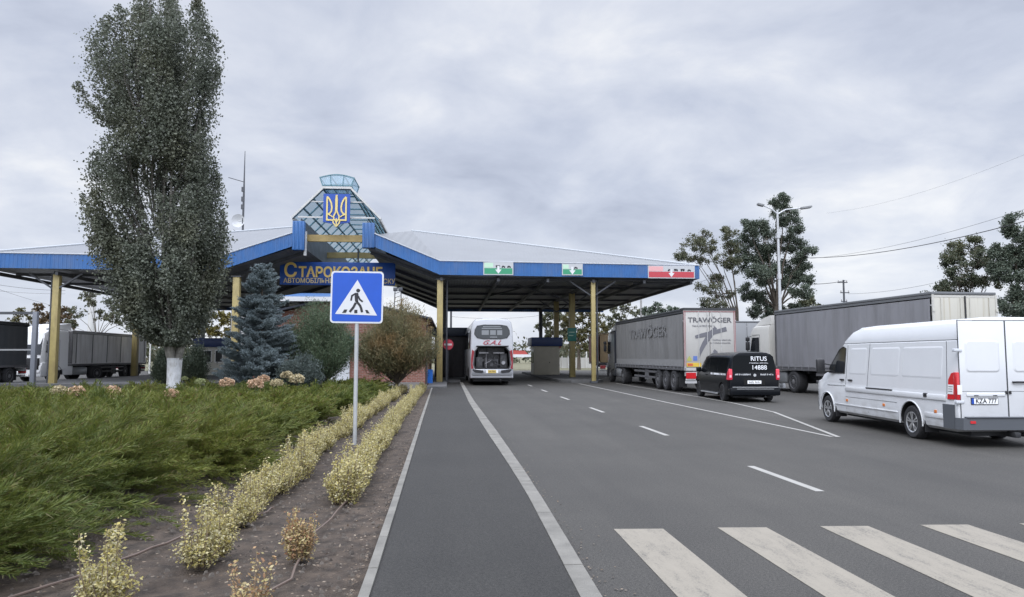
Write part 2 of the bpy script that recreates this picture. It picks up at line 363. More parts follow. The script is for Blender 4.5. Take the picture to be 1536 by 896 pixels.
# pavement with its two kerbs
KL = [(-.55,-6),(-.55,5.5),(-.59,9.1),(-.72,20),(-.97,43)]
KR = [(.90,-6),(.91,5.4),(.925,6.8),(.94,9.3),(.90,12.1),(.80,17.6),(.68,27.6),(.62,48.2)]
KO = [(1.055,-6),(1.06,5.4),(1.075,6.9),(1.09,8.7),(1.09,10.7),(1.045,16.8),(.90,27.6),(.80,48.2)]
def interp(K, y):
    for (xa, ya), (xb, yb) in zip(K, K[1:]):
        if ya <= y <= yb: return xa+(xb-xa)*(y-ya)/(yb-ya)
    return K[-1][0]
s = MB(); ys = [-6+i*.6 for i in range(91)]
for a, b in zip(ys, ys[1:]):
    s.add([(interp(KL,a),a,.052),(interp(KR,a),a,.052),(interp(KR,b),b,.052),(interp(KL,b),b,.052)], [(0,1,2,3)])
kind(ob('pavement', s, walk_m, smooth=0), 'structure')
s = MB(); y = -6.0; rk = random.Random(3)
while y < 48:
    y2 = min(48.2, y+1.0); a, b = y+.004, y2-.004; dz = rk.uniform(-.003,.003)
    pts = [(interp(KR,a),a),(interp(KO,a),a),(interp(KO,b),b),(interp(KR,b),b)]
    s.add([(p[0],p[1],-.05) for p in pts]+[(p[0],p[1],.060+dz) for p in pts], [(4,5,6,7),(0,1,5,4),(1,2,6,5),(2,3,7,6),(3,0,4,7)]); y += 1.0
kind(ob('kerb', s, kerb_m, smooth=0), 'structure')
s = MB(); y = -6.0
while y < 43:
    a, b = y+.003, y+.997; dz = rk.uniform(-.002,.002)
    pts = [(interp(KL,a)-.075,a),(interp(KL,a),a),(interp(KL,b),b),(interp(KL,b)-.075,b)]
    s.add([(p[0],p[1],-.05) for p in pts]+[(p[0],p[1],.072+dz) for p in pts], [(4,5,6,7),(0,1,5,4),(1,2,6,5),(2,3,7,6),(3,0,4,7)]); y += 1.0
kind(ob('edging_kerb', s, kerb_m, smooth=0), 'structure')
# painted markings
s = MB()
for i in range(11):
    x0 = 1.635+i*1.055; s.add([(x0,3.2,.004),(x0+.495,3.2,.004),(x0+.495,7.40-.025*i*1.05,.004),(x0,7.43-.025*i*1.05,.004)], [(0,1,2,3)])
kind(ob('crossing_marking', s, paint, smooth=0), 'structure')
s = MB()
for i in range(6):
    y0 = 9.25+i*6.72; s.add([(4.66,y0,.004),(4.78,y0,.004),(4.77,y0+2.2,.004),(4.65,y0+2.2,.004)], [(0,1,2,3)])
kind(ob('lane_dash_marking', s, paint2, smooth=0), 'structure')
def line_strip(mb, pts, wd, z):
    pts = [Vector((p[0],p[1])) for p in pts]; Lp = []; Rp = []
    for i, p in enumerate(pts):
        d = (pts[min(i+1,len(pts)-1)]-pts[max(i-1,0)]).normalized(); nn = Vector((-d.y, d.x)); Lp.append(p+nn*wd/2); Rp.append(p-nn*wd/2)
    for i in range(len(pts)-1): mb.add([(*Lp[i],z),(*Rp[i],z),(*Rp[i+1],z),(*Lp[i+1],z)], [(0,1,2,3)])
s = MB(); line_strip(s, [(8.18,15.45),(8.10,27.4),(8.16,47)], .10, .004)
line_strip(s, [(8.27,15.35),(9.98,22.3),(10.40,26.5),(10.55,31),(10.58,47)], .10, .008)
kind(ob('island_line_marking', s, paint2, smooth=0), 'structure')

# soil bed: a lumpy grid beside the pavement
rng = np.random.default_rng(11)
nx, ny = 54, 560; xs = np.linspace(-4.3, 0, nx); yy = np.linspace(2.0, 39.3, ny)
lum = rng.normal(0, 1, (ny, nx))
for _ in range(2): lum = (lum+np.roll(lum,1,0)+np.roll(lum,1,1)+np.roll(lum,-1,0)+np.roll(lum,-1,1))/5
big = np.sin(xs[None,:]*2.1+1)*.02+np.sin(yy[:,None]*.9)*.015
Z = .012+lum*.020+big
V = []
for j in range(ny):
    xr = interp(KL, yy[j])-.07
    X = -7.0+(xr+7.0)*(np.linspace(0,1,nx)**.6); V.append(np.stack([X, np.full(nx,yy[j]), np.minimum(Z[j],.06)], 1))
V = np.concatenate(V); F = np.array([(j*nx+i, j*nx+i+1, (j+1)*nx+i+1, (j+1)*nx+i) for j in range(ny-1) for i in range(nx-1)])
me = np_mesh('soil', V, F, soil_m); me.polygons.foreach_set('use_smooth', [True]*len(F)); kind(link('soil', me), 'structure')
s = MB(); s.add([(-45,2,-.02),(-6.9,2,-.02),(-6.9,39.3,-.02),(-13,36,-.02),(-14,31.5,-.02),(-45,30,-.02)], [(0,1,2,3,4,5)])
kind(ob('flower_bed', s, soil_m, smooth=0), 'structure')
# litter of dead leaves on the soil
P = np.stack([-.68-rng.uniform(0,1,5200)**1.6*2.6, rng.uniform(0,1,5200)**1.8*30+3.5, np.full(5200,.055)], 1)
ax = rng.normal(size=(5200,3)); ax[:,2] *= .15; n = len(P); ax = unit(ax); sd = unit(np.cross(ax, np.array([0,0,1.])+rng.normal(0,.25,(n,3)))); ssz = rng.uniform(.012,.040,n)[:,None]
P[:,2] = .045+rng.uniform(0,.02,n)
V = np.stack([P-ax*ssz*.5,P+sd*ssz*.3,P+ax*ssz*.5,P-sd*ssz*.3],1).reshape(-1,3)
dl = leafmat('dead_leaf', [(.06,.042,.027),(.10,.072,.048),(.16,.12,.085),(.21,.17,.125),(.055,.045,.036)], .1)
kind(link('leaf_litter', np_mesh('leaf_litter', V, np.arange(n*4).reshape(n,4), dl)), 'stuff')
# clods and small stones on the soil
m = MB(); rc = random.Random(8)
for i in range(2600):
    y_ = 4.0+rc.random()**2*22; x_ = interp(KL, y_)-.12-rc.random()**1.2*2.6; r_ = rc.uniform(.006,.026)*(1.5 if rc.random() < .06 else 1); pv = []
    for a in ((1,0,-.2),(-.5,.87,-.2),(-.5,-.87,-.2),(.1,.1,.8),(-.5,0,.45),(.5,.4,.4)): pv.append((x_+a[0]*r_*rc.uniform(.6,1.3), y_+a[1]*r_*rc.uniform(.6,1.3), .048+a[2]*r_*rc.uniform(.7,1.2)))
    m.add(pv, [(0,1,5),(1,4,3,5),(1,2,4),(2,0,3,4),(0,5,3)])
kind(ob('soil_clods', m, M('clod', (.030,.024,.019), .95, col2=(.11,.095,.08), scale=9), smooth=0), 'stuff')
# irrigation hoses
hose = M('hose_brown', (.10,.07,.055), .6)
for k, (pts, lab) in enumerate([([(-1.62,4.4),(-1.18,5.8),(-1.27,7.2),(-1.16,8.9),(-1.3,12)], 'thin brown irrigation hose along the hedge row nearest the path'),
                                ([(-3.1,5.2),(-2.62,6.6),(-2.35,7.6),(-2.0,8.1),(-1.9,8.6)], 'thin brown irrigation hose lying between junipers and yellow shrubs')]):
    pp = []
    for (xa,ya),(xb,yb) in zip(pts, pts[1:]):
        for t in range(5): pp.append((xa+(xb-xa)*t/5+.012*math.sin(7*ya+t), ya+(yb-ya)*t/5, .062+.01*math.sin(t*2+ya)))
    h = MB(); h.tube(pp, .011, 6); tag(ob('irrigation_hose', h, hose), lab, 'hose')

# traffic island under the canopy
s = MB(); s.prism([(7.3,49.6),(7.9,48.2),(9.6,48.2),(10.3,49.6),(10.3,76),(7.3,76)], 0, .16, 'z'); kind(ob('traffic_island', s, M('island_concrete', (.09,.09,.09), .9, var=.2, scale=2), smooth=0), 'structure')
s = MB(); s.prism([(-27,44.4),(-14,45.2),(-14,70),(-25.2,70)], 0, .16, 'z'); kind(ob('left_traffic_island', s, M('island_concrete', (.2,.2,.2)), smooth=0), 'structure')
s = MB(); s.box(-1.25,-.2,39.6,72,0,.14); s.box(-.2,.66,48.3,72,0,.14); kind(ob('building_apron', s, M('island_concrete', (.2,.2,.2)), smooth=0), 'structure')
# ---------------- checkpoint canopy ----------------
blue_m = M('fascia_blue', (.024,.105,.29), .45, var=.08, scale=2, grime=((.10,.13,.20),.5,(1.5,1.5,.5)))
soffit_m = M('soffit_metal', (.16,.168,.18), .55, var=.2, scale=1.2, wave=('X', 1.6, .35))
roof_m = M('roof_sheet', (.135,.141,.149), .5, var=.05, scale=.6, wave=('X', .75, .5))
yel_m = M('column_yellow', (.31,.25,.10), .5, var=.14, scale=2.5, grime=((.16,.12,.06),.7,(5,5,.8)))
beam_m = M('beam_yellow_brown', (.30,.22,.085), .6, var=.2, scale=2)
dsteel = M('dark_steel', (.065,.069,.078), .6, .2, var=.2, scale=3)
fgrey = M('frame_grey', (.48,.48,.46), .5, var=.1, scale=4)
frame_dk = M('skylight_bars', (.10,.20,.24), .5)
sky_glass = glassmat('skylight_glass', (.66,.78,.85), .35, .12)
canopy = thing('checkpoint_canopy', 'huge white roofed border canopy with blue fascia and yellow columns', 'canopy', (-6,46,0))
def yf(x): return 46.24+.06*x
ZB, ZT = 6.84, 7.66
XR, XL, BR, BL = 16.3, -27.0, -.7, -14.0
GR, GL = -4.76, -9.65                      # outer edges of the two gable posts
def cpart(name, mb, m, smooth=35, label=None): return ob(name, mb, m, canopy, (0,0,0), world=True, smooth=smooth, label=label)
YB = 78.0
AR, AL = (-3.2,60,11.9), (-11.3,60,12.2)
r = MB()
r.add([(XR,yf(XR),ZT),(BR,yf(BR),ZT),(GR,yf(GR),9.27),AR,(XR,YB,ZT),(BR,YB,ZT),(GR,YB,9.27)], [(0,1,3),(1,2,3),(0,3,4),(4,3,5),(5,3,6),(2,6,3)])
r.add([(XL,yf(XL),ZT),(BL,yf(BL),ZT),(GL,yf(GL),9.2),AL,(XL,YB,ZT),(BL,YB,ZT),(GL,YB,9.2)], [(0,3,1),(1,3,2),(0,4,3),(4,5,3),(5,6,3),(2,3,6)])
cpart('roof', r, roof_m, smooth=0)
rc = MB(); rc.tube([(XR,yf(XR),ZT+.03),(AR[0],AR[1],AR[2]+.03)], .07, 6); rc.tube([(XL,yf(XL),ZT+.03),(AL[0],AL[1],AL[2]+.03)], .07, 6)
cpart('ridge_cap', rc, M('ridge_cap_grey', (.33,.35,.37), .5))
# soffit (three-bay vault)
s = MB()
prof = [(XL,ZB),(BL,ZB),(GL+.45,8.5)]; prof2 = [(GR-.45,8.5),(BR,ZB),(XR,ZB)]
for pr in (prof, prof2):
    for (xa,za),(xb,zb) in zip(pr, pr[1:]):
        s.add([(xa,yf(xa)+.06,za),(xb,yf(xb)+.06,zb),(xb,YB,zb),(xa,YB,za)], [(0,1,2,3)])
s.add([(GL+.45,yf(GL)+.06,8.5),(GL+.45,yf(GL)+.06,10.2),(GL+.45,YB,10.2),(GL+.45,YB,8.5)], [(0,1,2,3)])
s.add([(GR-.45,yf(GR)+.06,8.5),(GR-.45,yf(GR)+.06,10.2),(GR-.45,YB,10.2),(GR-.45,YB,8.5)], [(0,1,2,3)])
cpart('soffit', s, soffit_m, smooth=0)
# fascia: profiled sheet along front, side and back edges
def fas(p0, p1, zb0, zb1, zt0, zt1, outn, rib=.22):
    a, b = Vector((p0[0],p0[1],0)), Vector((p1[0],p1[1],0)); d = b-a; Ln = d.length; n_ = max(2, int(Ln/rib)); o = Vector((outn[0],outn[1],0))
    pts = []
    for i in range(n_):
        for t, h in ((0,0),(.40,0),(.48,.016),(.92,.016)): pts.append(((i+t)/n_, h))
    pts.append((1,0)); vs = []
    for t, h in pts:
        p = a+d*t+o*h; vs += [(p.x,p.y,zb0+(zb1-zb0)*t),(p.x,p.y,zt0+(zt1-zt0)*t)]
    f = MB(); f.add(vs, [(2*i,2*i+2,2*i+3,2*i+1) for i in range(len(pts)-1)]); cpart('fascia', f, blue_m, smooth=0)
fas((BR,yf(BR)),(XR,yf(XR)),ZB-.02,ZB-.02,ZT+.02,ZT+.02,(0,-1))
fas((XL,yf(XL)),(BL,yf(BL)),ZB-.02,ZB-.02,ZT+.02,ZT+.02,(0,-1))
fas((GR,yf(GR)),(BR,yf(BR)),8.50,ZB-.02,9.30,ZT+.02,(0,-1))
fas((BL,yf(BL)),(GL,yf(GL)),ZB-.02,8.42,ZT+.02,9.24,(0,-1))
fas((XR,yf(XR)),(XR,YB),ZB-.02,ZB-.02,ZT+.02,ZT+.02,(1,0)); fas((XL,yf(XL)),(XL,YB),ZB-.02,ZB-.02,ZT+.02,ZT+.02,(-1,0))
fas((BR,YB),(XR,YB),ZB-.4,ZB-.4,ZT,ZT,(0,1)); fas((XL,YB),(BL,YB),ZB-.4,ZB-.4,ZT,ZT,(0,1))
fas((GR,YB),(BR,YB),8.2,ZB-.4,9.3,ZT,(0,1)); fas((BL,YB),(GL,YB),ZB-.4,8.2,ZT,9.3,(0,1))
for (x0,x1,z0) in ((GR-.72,GR+.01,8.42),(GL-.01,GL+.70,8.2)):
    p = MB(); y0 = yf((x0+x1)/2)-.10; p.box(x0,x1,y0,y0+.5,z0,9.98,bev=.015)
    for k in range(3): p.box(x0+.06+k*.22,x0+.14+k*.22,y0-.025,y0-.001,z0+.02,9.95)
    cpart('gable_end_post', p, blue_m)
# eave trims
tm_ = M('trim_pale', (.5,.52,.55), .5)
def trim(*a):
    q = MB(); q.bar(*a); cpart('eave_trim', q, tm_)
trim((BR,yf(BR)-.02,ZT+.06),(XR,yf(XR)-.02,ZT+.06),.09,.05); trim((XL,yf(XL)-.02,ZT+.06),(BL,yf(BL)-.02,ZT+.06),.09,.05)
trim((BL,yf(BL)-.02,ZT+.06),(GL,yf(GL)-.02,9.28),.09,.05); trim((GR,yf(GR)-.02,9.34),(BR,yf(BR)-.02,ZT+.06),.09,.05)
# beams below the soffit
b = MB()
for i in range(6):
    y = 47.8+i*5.9
    b.box(BR,XR-.2,y,y+.12,ZB-.15,ZB-.01); b.box(XL+.2,BL,y,y+.12,ZB-.15,ZB-.01)
    b.bar((BR,y,ZB-.12),(GR-.4,y,8.38),.12,.2); b.bar((BL,y,ZB-.12),(GL+.4,y,8.38),.12,.2)
for x in (-.6,3,6.2,9.2,12.6,15.8,-14.2,-18.5,-23,-26.6):
    b.box(x-.08,x+.08,yf(x)+.2,YB-.1,ZB-.36,ZB-.155)
cpart('roof_beam', b, dsteel, smooth=0)
def brace(*a):
    q = MB(); q.bar(*a); cpart('brace', q, dsteel)
for x, y in ((9.2,47.4),(-23.2,45.4),(9.2,56),(9.2,64)):
    for dx in (-1,1): brace((x,y,5.6),(x+dx*1.5,y,6.6),.09)
brace((9.2,56,5.9),(4.5,50,6.6),.08); brace((9.2,47.6,6.5),(14.2,52,6.62),.1); brace((3,60,6.6),(6.2,48,6.62),.1)
# tie beams of the centre bay
def tie(y, z, sag, x0=GL+.5, x1=GR-.5):
    m = MB(); k = 10; up = []; lo = []
    for i in range(k+1):
        tt = i/k; x = x0+(x1-x0)*tt; a = sag*(4*tt*(1-tt)); up.append((x,z+.22+a)); lo.append((x,z-.20+a))
    m.prism(up+lo[::-1], y, y+.25, 'y'); cpart('tie_beam', m, beam_m)
tie(46.35, 9.05, .0); tie(55.5, 9.0, .25, BL+2, BR-2); tie(65, 9.0, .25, BL+2, BR-2); tie(76.5, 9.0, .2)
m = MB(); m.box(-9.02,-8.86,45.9,46.06,7.9,9.4); cpart('hanger_post', m, fgrey)
m = MB(); m.box(-6.3,-6.2,50.2,50.3,8.0,9.0); cpart('hanger_post', m, dsteel); m = MB(); m.box(-10.8,-10.7,50.2,50.3,8.0,8.7); cpart('hanger_post', m, dsteel)
# columns
def column(x, y, wd, mt, label=None, base=.12, top=ZB-.3):
    m = MB(); m.box(x-wd/2,x+wd/2,y-wd/2,y+wd/2,base,top,bev=.02); m.box(x-wd*.8,x+wd*.8,y-wd*.8,y+wd*.8,base-.10,base+.03,mi=1)
    m.box(x-wd*.75,x+wd*.75,y-wd*.6,y+wd*.6,top-.0,top+.07,mi=1)
    return cpart('column', m, [mt, dsteel], label=label)
column(-23.15,45.5,.36,yel_m); column(-13.0,46.1,.40,yel_m); column(-.68,46.75,.37,yel_m); column(9.2,47.25,.27,yel_m)
column(-25.6,62.7,.42,yel_m); column(9.24,55.9,.42,yel_m); column(9.22,64.2,.42,yel_m)
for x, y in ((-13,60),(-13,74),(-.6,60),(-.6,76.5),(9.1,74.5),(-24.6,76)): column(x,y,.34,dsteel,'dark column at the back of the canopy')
for x, y in ((9.52,47.6),(-23.55,45.7),(-.25,47.3)):
    m = MB(); m.tube([(x,y,.1),(x,y,6.5),(x+.12,y+.1,6.75)], .06, 8); cpart('downpipe', m, dsteel)
m = MB(); m.tube([(XR-.9,50,6.6),(XR-.9,52.5,6.6)], .04, 6); m.tube([(XR-.5,yf(XR)+1.2,6.62),(XR-4.2,yf(XR)+1.0,6.60)], .07, 6); cpart('gutter_pipe', m, dsteel)

# glass ridge skylight
SK = dict(y0=46.2, y1=77.6); EL, ER, RL, RR, ZE, ZR = -9.75, -4.45, -7.95, -6.25, 10.3, 12.15
gl = MB(); y0, y1 = SK['y0'], SK['y1']
gl.add([(EL,y0,ZE),(RL,y0,ZR),(RL,y1,ZR),(EL,y1,ZE)], [(0,1,2,3)]); gl.add([(ER,y0,ZE),(RR,y0,ZR),(RR,y1,ZR),(ER,y1,ZE)], [(0,1,2,3)])
gl.add([(RL,y0,ZR),(RR,y0,ZR),(RR,y1,ZR),(RL,y1,ZR)], [(0,1,2,3)])
sky_o = cpart('skylight', gl, sky_glass, smooth=0)
fr = MB()
n_ = 15
for i in range(n_+1):
    y = y0+(y1-y0)*i/n_; wd = .10 if i else .16; off = .03
    fr.bar((EL,y,ZE-off),(RL,y,ZR-off),wd,.08); fr.bar((ER,y,ZE-off),(RR,y,ZR-off),wd,.08); fr.bar((RL,y,ZR-off),(RR,y,ZR-off),wd,.08)
for t_ in (.0,.34,.67,1.0):
    for (e_, r_) in ((EL,RL),(ER,RR)):
        x = e_+(r_-e_)*t_; z = ZE+(ZR-ZE)*t_-.05; fr.bar((x,y0,z),(x,y1,z),.08,.1)
fo = ob('skylight_frame', fr, frame_dk, sky_o, smooth=0); fo.location = -Vector((0,0,0))
pr = MB()
pr.bar((EL-.08,y0-.15,ZE-.05),(RL,y0-.15,ZR+.02),.14,.12); pr.bar((ER+.08,y0-.15,ZE-.05),(RR,y0-.15,ZR+.02),.14,.12); pr.bar((RL-.05,y0-.15,ZR+.03),(RR+.05,y0-.15,ZR+.03),.16,.14)
pr.bar((EL,y0,ZE-.07),(EL,y1,ZE-.07),.16,.16); pr.bar((ER,y0,ZE-.07),(ER,y1,ZE-.07),.16,.16)
pr.bar((RL,y0,ZR+.02),(RL,y1,ZR+.02),.10,.10); pr.bar((RR,y0,ZR+.02),(RR,y1,ZR+.02),.10,.10)
pr.bar((EL+.3,y0-.1,10.32),(ER-.3,y0-.1,10.32),.09,.09); pr.bar((-8.7,y0-.1,11.3),(-5.5,y0-.1,11.3),.07,.07)
ob('skylight_verge', pr, fgrey, sky_o, smooth=0)
# arched lantern on top
la = MB(); lf = MB(); zb = 12.32
top = [(-8.15+2.1*i/10, 12.80+.20*math.sin(PI*i/10)) for i in range(11)]; bot = [(-7.98+1.76*i/10, zb) for i in range(11)]
la.prism(bot+top[::-1], y0-.2, y0+2.23, 'y')
lantern = cpart('roof_lantern', la, sky_glass, smooth=0)
for yy_ in (y0-.22, y0+2.2):
    stroke(lf, bot+top[::-1], .07, yy_, .07, closed=True)
    for i in (3,7): stroke(lf, [bot[i],top[i]], .05, yy_, .07)
for i in (0,3,7,10): lf.bar((top[i][0],y0-.2,top[i][1]),(top[i][0],y0+2.2,top[i][1]),.05); lf.bar((bot[i][0],y0-.2,zb),(bot[i][0],y0+2.2,zb),.05)
ob('lantern_frame', lf, frame_dk, lantern, smooth=0)

# shield with the trident
SC = 1.62/160.0; SX, SZ, SY = -7.06, 11.72, 45.78      # crop units -> metres
def K(x, y): return (SX+(x-415)*SC, SZ-(y-180)*SC)
m = MB(); m.prism([K(335,178),K(495,178),K(495,352),K(440,362),K(415,386),K(390,362),K(335,352)], SY, SY+.12, 'y')
gold = M('gold_paint', (.62,.50,.20), .4, var=.08)
shield = ob('emblem_shield', m, M('shield_blue', (.02,.07,.33), .4), smooth=0); tag(shield, 'blue shield with a gold trident emblem below the glass lantern', 'emblem')
tr = MB(); W_ = .095; q = [0]
def st(p, wd=W_, closed=False): stroke(tr, [K(*a) for a in p], wd, SY-.045-.0015*q[0], .05, closed=closed); q[0] += 1
for sgn in (1,-1):
    X = lambda x: 415+sgn*(x-415)
    st([(X(358),198),(X(358),342)]); st([(X(354),340),(X(398),340)])
    st([(X(357),196),(X(372),212),(X(383),236),(X(387),262),(X(385),285),(X(376),299),(X(362),306)])
    st([(X(362),304),(X(380),312),(X(392),322)],.07)
    st([(415,268),(X(410),292),(X(398),318),(X(400),334),(415,352)],.08)
    st([(X(394),340),(X(397),358),(415,381)],.08)
st([(415,186),(412,215),(413,285)],.11); st([(415,186),(418,215),(417,285)],.08); st([(415,330),(415,378)],.07); st([(400,340),(430,340)],.06)
ob('trident', tr, gold, shield, smooth=0)

# name board hanging in the centre bay
bx0, bx1, bz0, bz1, by = -11.35, -3.75, 6.48, 8.02, 50.0
m = MB(); m.box(bx0,bx1,by,by+.14,bz0,bz1,bev=.02)
board = ob('name_board', m, M('board_blue', (.018,.085,.36), .45, var=.06)); tag(board, 'long dark blue name board with gold letters under the gable', 'sign')
lg = M('letter_gold', (.92,.64,.19), .45)
text('С', 1.30, lg, board, (bx0+.25,by-.02,7.40), bold=.022, align='LEFT', sx=.95, ext=.02)
text('ТАРОКОЗАЧЕ', .93, lg, board, (bx0+1.22,by-.02,7.30), bold=.03, align='LEFT', sx=.885, ext=.02)
text('АВТОМОБІЛЬНИЙ ПУНКТ ПРОПУСКУ', .44, M('letter_pale_gold', (.75,.60,.30), .5), board, (bx0+.25,by-.02,6.74), bold=.012, align='LEFT', sx=.90, ext=.02)

# lane signs on the fascia
green = M('sign_green', (.035,.25,.13), .45); lgreen = M('sign_pale_green', (.42,.60,.45), .5); redp = M('sign_red', (.42,.045,.06), .45); lred = M('sign_pale_red', (.62,.33,.33), .5)
def lane_sign(px0, px1, py0, py1, base, pale, icons, label):
    xc = AD((px0+px1)/2, 400, 46.6).x; y = yf(xc)-.085
    a = AY(px0, py1, y); b_ = AY(px1, py0, y); x0, x1, z0, z1 = a.x, b_.x, a.z, b_.z
    t_ = thing('lane_sign', label, 'sign', ((x0+x1)/2, y, z0)); wv, hv = (x1-x0)/2, z1-z0
    m = MB(); m.box(-wv,wv,0,.05,0,hv); ob('sign_panel', m, M('sign_panel_white', (.42,.43,.44), .5), t_)
    m = MB(); m.box(-wv+.06,wv-.06,-.006,-.001,.06,hv*.52); ob('colour_band', m, base, t_, smooth=0)
    m = MB(); m.box(-wv+.06,-wv*.35,-.006,-.001,hv*.56,hv-.06); ob('pale_band', m, pale, t_, smooth=0)
    m = MB(); zc_ = hv*.36; m.prism([(-.07,zc_+.28),(.07,zc_+.28),(.07,zc_+.05),(.2,zc_+.05),(0,zc_-.22),(-.2,zc_+.05),(-.07,zc_+.05)], -.012, -.007, 'y'); ob('arrow', m, white, t_, smooth=0)
    m = MB(); z = hv*.62
    for i, k_ in enumerate(icons):
        cx_ = -wv*.22+(wv*1.12)*(i+.5)/len(icons); u = .045
        if k_ == 'car': pr_ = [(-2.4,0),(2.4,0),(2.4,.9),(1.3,1.05),(.6,1.9),(-1.3,1.9),(-1.9,1.0),(-2.4,.8)]
        elif k_ == 'bus': pr_ = [(-3,0),(3,0),(3,2.1),(2.7,2.4),(-2.8,2.4),(-3,2.2)]
        else: pr_ = [(-3,0),(2.6,0),(2.6,1.3),(1.9,2.0),(1.0,2.0),(1.0,.7),(.8,.7),(.8,2.5),(-3,2.5)]
        m.prism([(cx_+p[0]*u, z+p[1]*u) for p in pr_], -.008, -.002, 'y')
        for wx in (-1.6,1.5): m.lathe([(0,-.009),(.05,-.009),(.05,-.0085)], (cx_+wx*u, 0, z-.01), 'y', 8)
    ob('vehicle_pictogram', m, ink, t_, smooth=0); return t_
lane_sign(725,770,393.5,412.5,green,lgreen,['bus','car','car'],'wide green and white lane sign with arrow, left on the fascia')
lane_sign(843,874,396,413,green,lgreen,['car'],'small green and white lane sign with arrow, middle of fascia')
lane_sign(972,1042,399,417.5,redp,lred,['car','truck','bus','car'],'red and white lane sign at the right end of the fascia')

# no-entry discs on posts
def no_entry(x, y, z, r_, label):
    t_ = thing('no_entry_sign', label, 'sign', (x,y,0.1)); m = MB(); m.tube([(0,.05,0),(0,.05,z+r_)], .035, 8); ob('pole', m, dsteel, t_)
    m = MB(); m.lathe([(0,-.02),(r_,-.02),(r_,.0),(0,.0)], (0,0,z), 'y', 28); ob('disc', m, M('sign_red_round', (.40,.03,.05), .4), t_)
    m = MB(); m.box(-r_*.72,r_*.72,-.026,-.021,z-.06,z+.06); ob('white_bar', m, M('dull_white', (.55,.5,.5), .5), t_, smooth=0)
p_ = AY(672,517,47.6); no_entry(p_.x,47.6,p_.z-.1,.34,'round red no entry sign beside the column left of coach')
p_ = AY(835,517,63.4); no_entry(p_.x,63.4,p_.z-.1,.44,'round red no entry sign in front of the beige booth')
m = MB(); p_ = AY(858,502,55.6); m.box(p_.x-.34,p_.x+.34,55.6,55.65,p_.z-.5,p_.z+.5,bev=.01); m.box(p_.x-.25,p_.x+.2,55.594,55.599,p_.z+.15,p_.z+.2,mi=1); m.box(p_.x-.25,p_.x+.1,55.594,55.599,p_.z-.1,p_.z-.05,mi=1)
tag(ob('information_board', m, [M('board_green', (.02,.16,.13), .45), lgreen]), 'dark green notice board fixed to a yellow column', 'sign')

# booths
beige = M('booth_beige', (.44,.41,.33), .6, var=.06, scale=2); navy = M('booth_navy', (.012,.035,.13), .45)
def booth(x, y, wx, wy, h, roof_h, wall, label, rz=0, win=(.2,.8), roof=navy):
    t_ = thing('inspection_booth', label, 'booth', (x,y,.16), rz)
    m = MB(); m.box(-wx/2,wx/2,0,wy,0,h,bev=.02)
    for k_ in range(1,4): m.box(-wx/2+k_*wx/4-.012,-wx/2+k_*wx/4+.012,-.012,-.001,.05,h-.05)
    ob('wall', m, wall, t_)
    m = MB(); m.box(-wx/2-.25,wx/2+.25,-.25,wy+.25,h,h+roof_h,bev=.04); ob('roof', m, roof, t_)
    m = MB(); m.box(-wx/2-.02,-wx/2-.002,.3,wy-.3,1.0,h-.3); wo = ob('window', m, dglass, t_)
    m = MB(); m.box(-wx/2-.04,-wx/2-.021,wy/2-.03,wy/2+.03,1.0,h-.3); ob('mullion', m, wall, wo)
    m = MB(); m.box(wx/2-.95,wx/2-.2,-.02,-.013,.05,h-.25); d = ob('door', m, wall, t_)
    m = MB(); m.box(wx/2-.9,wx/2-.84,-.06,-.021,1.0,1.1); ob('handle', m, black, d)
    return t_
booth(8.25,63.2,2.2,2.6,2.45,.75,beige,'beige booth with navy flat roof on the traffic island')
booth(-19.9,64.0,2.6,2.6,2.35,.75,M('booth_cream', (.56,.54,.47), .6),'small cream booth with navy roof behind the poplar trunk')
dkb = M('booth_dark', (.045,.042,.045), .55, var=.2)
booth(-.05,56.5,2.3,3.0,3.1,.65,dkb,'dark brown booth left of the white coach',roof=M('booth_roof_dark', (.02,.03,.05), .5))
# cream booth front windows
bo = [o for o in bpy.data.objects if o.get('label','').startswith('small cream')][0]
for x in (-.35,.55):
    m = MB(); m.box(x-.33,x+.33,-.03,-.002,1.05,2.1); wf = ob('window', m, M('upvc_white', (.75,.75,.74), .4), bo); m = MB(); m.box(x-.26,x+.26,-.036,-.031,1.12,2.03); ob('pane', m, dglass, wf)

# ---------------- red brick building under the canopy ----------------
def brick(name):
    m = bpy.data.materials.new(name); m.use_nodes = True; t = m.node_tree; b = t.nodes['Principled BSDF']; co = t.nodes.new('ShaderNodeTexCoord')
    mp = t.nodes.new('ShaderNodeMapping'); mp.inputs['Rotation'].default_value = (PI/2,0,0); t.links.new(co.outputs['Object'], mp.inputs[0])
    bk = t.nodes.new('ShaderNodeTexBrick'); bk.inputs['Scale'].default_value = 1; bk.inputs['Brick Width'].default_value = .26; bk.inputs['Row Height'].default_value = .085; bk.inputs['Mortar Size'].default_value = .012
    bk.inputs['Color1'].default_value = (.19,.068,.05,1); bk.inputs['Color2'].default_value = (.25,.098,.07,1); bk.inputs['Mortar'].default_value = (.27,.20,.165,1)
    t.links.new(mp.outputs[0], bk.inputs[0]); t.links.new(bk.outputs[0], b.inputs['Base Color']); b.inputs['Roughness'].default_value = .85; return m
brk = brick('red_brick')
bld = thing('brick_building', 'low red brick building with blue metal roof under the canopy', 'building', (-5.6,40.2,0))
def bp(n_, m_, mt, smooth=0, label=None): return ob(n_, m_, mt, bld, (0,0,0), world=True, smooth=smooth, label=label)
X0, X1 = -10.4, -1.35; yb0, yb1 = 40.2, 54.0; ze, zr = 3.75, 4.80; xm = -5.9
m = MB(); m.prism([(X0,0),(X1,0),(X1,ze),(xm,zr),(X0,ze)], yb0, yb1, 'y'); bp('wall', m, brk)
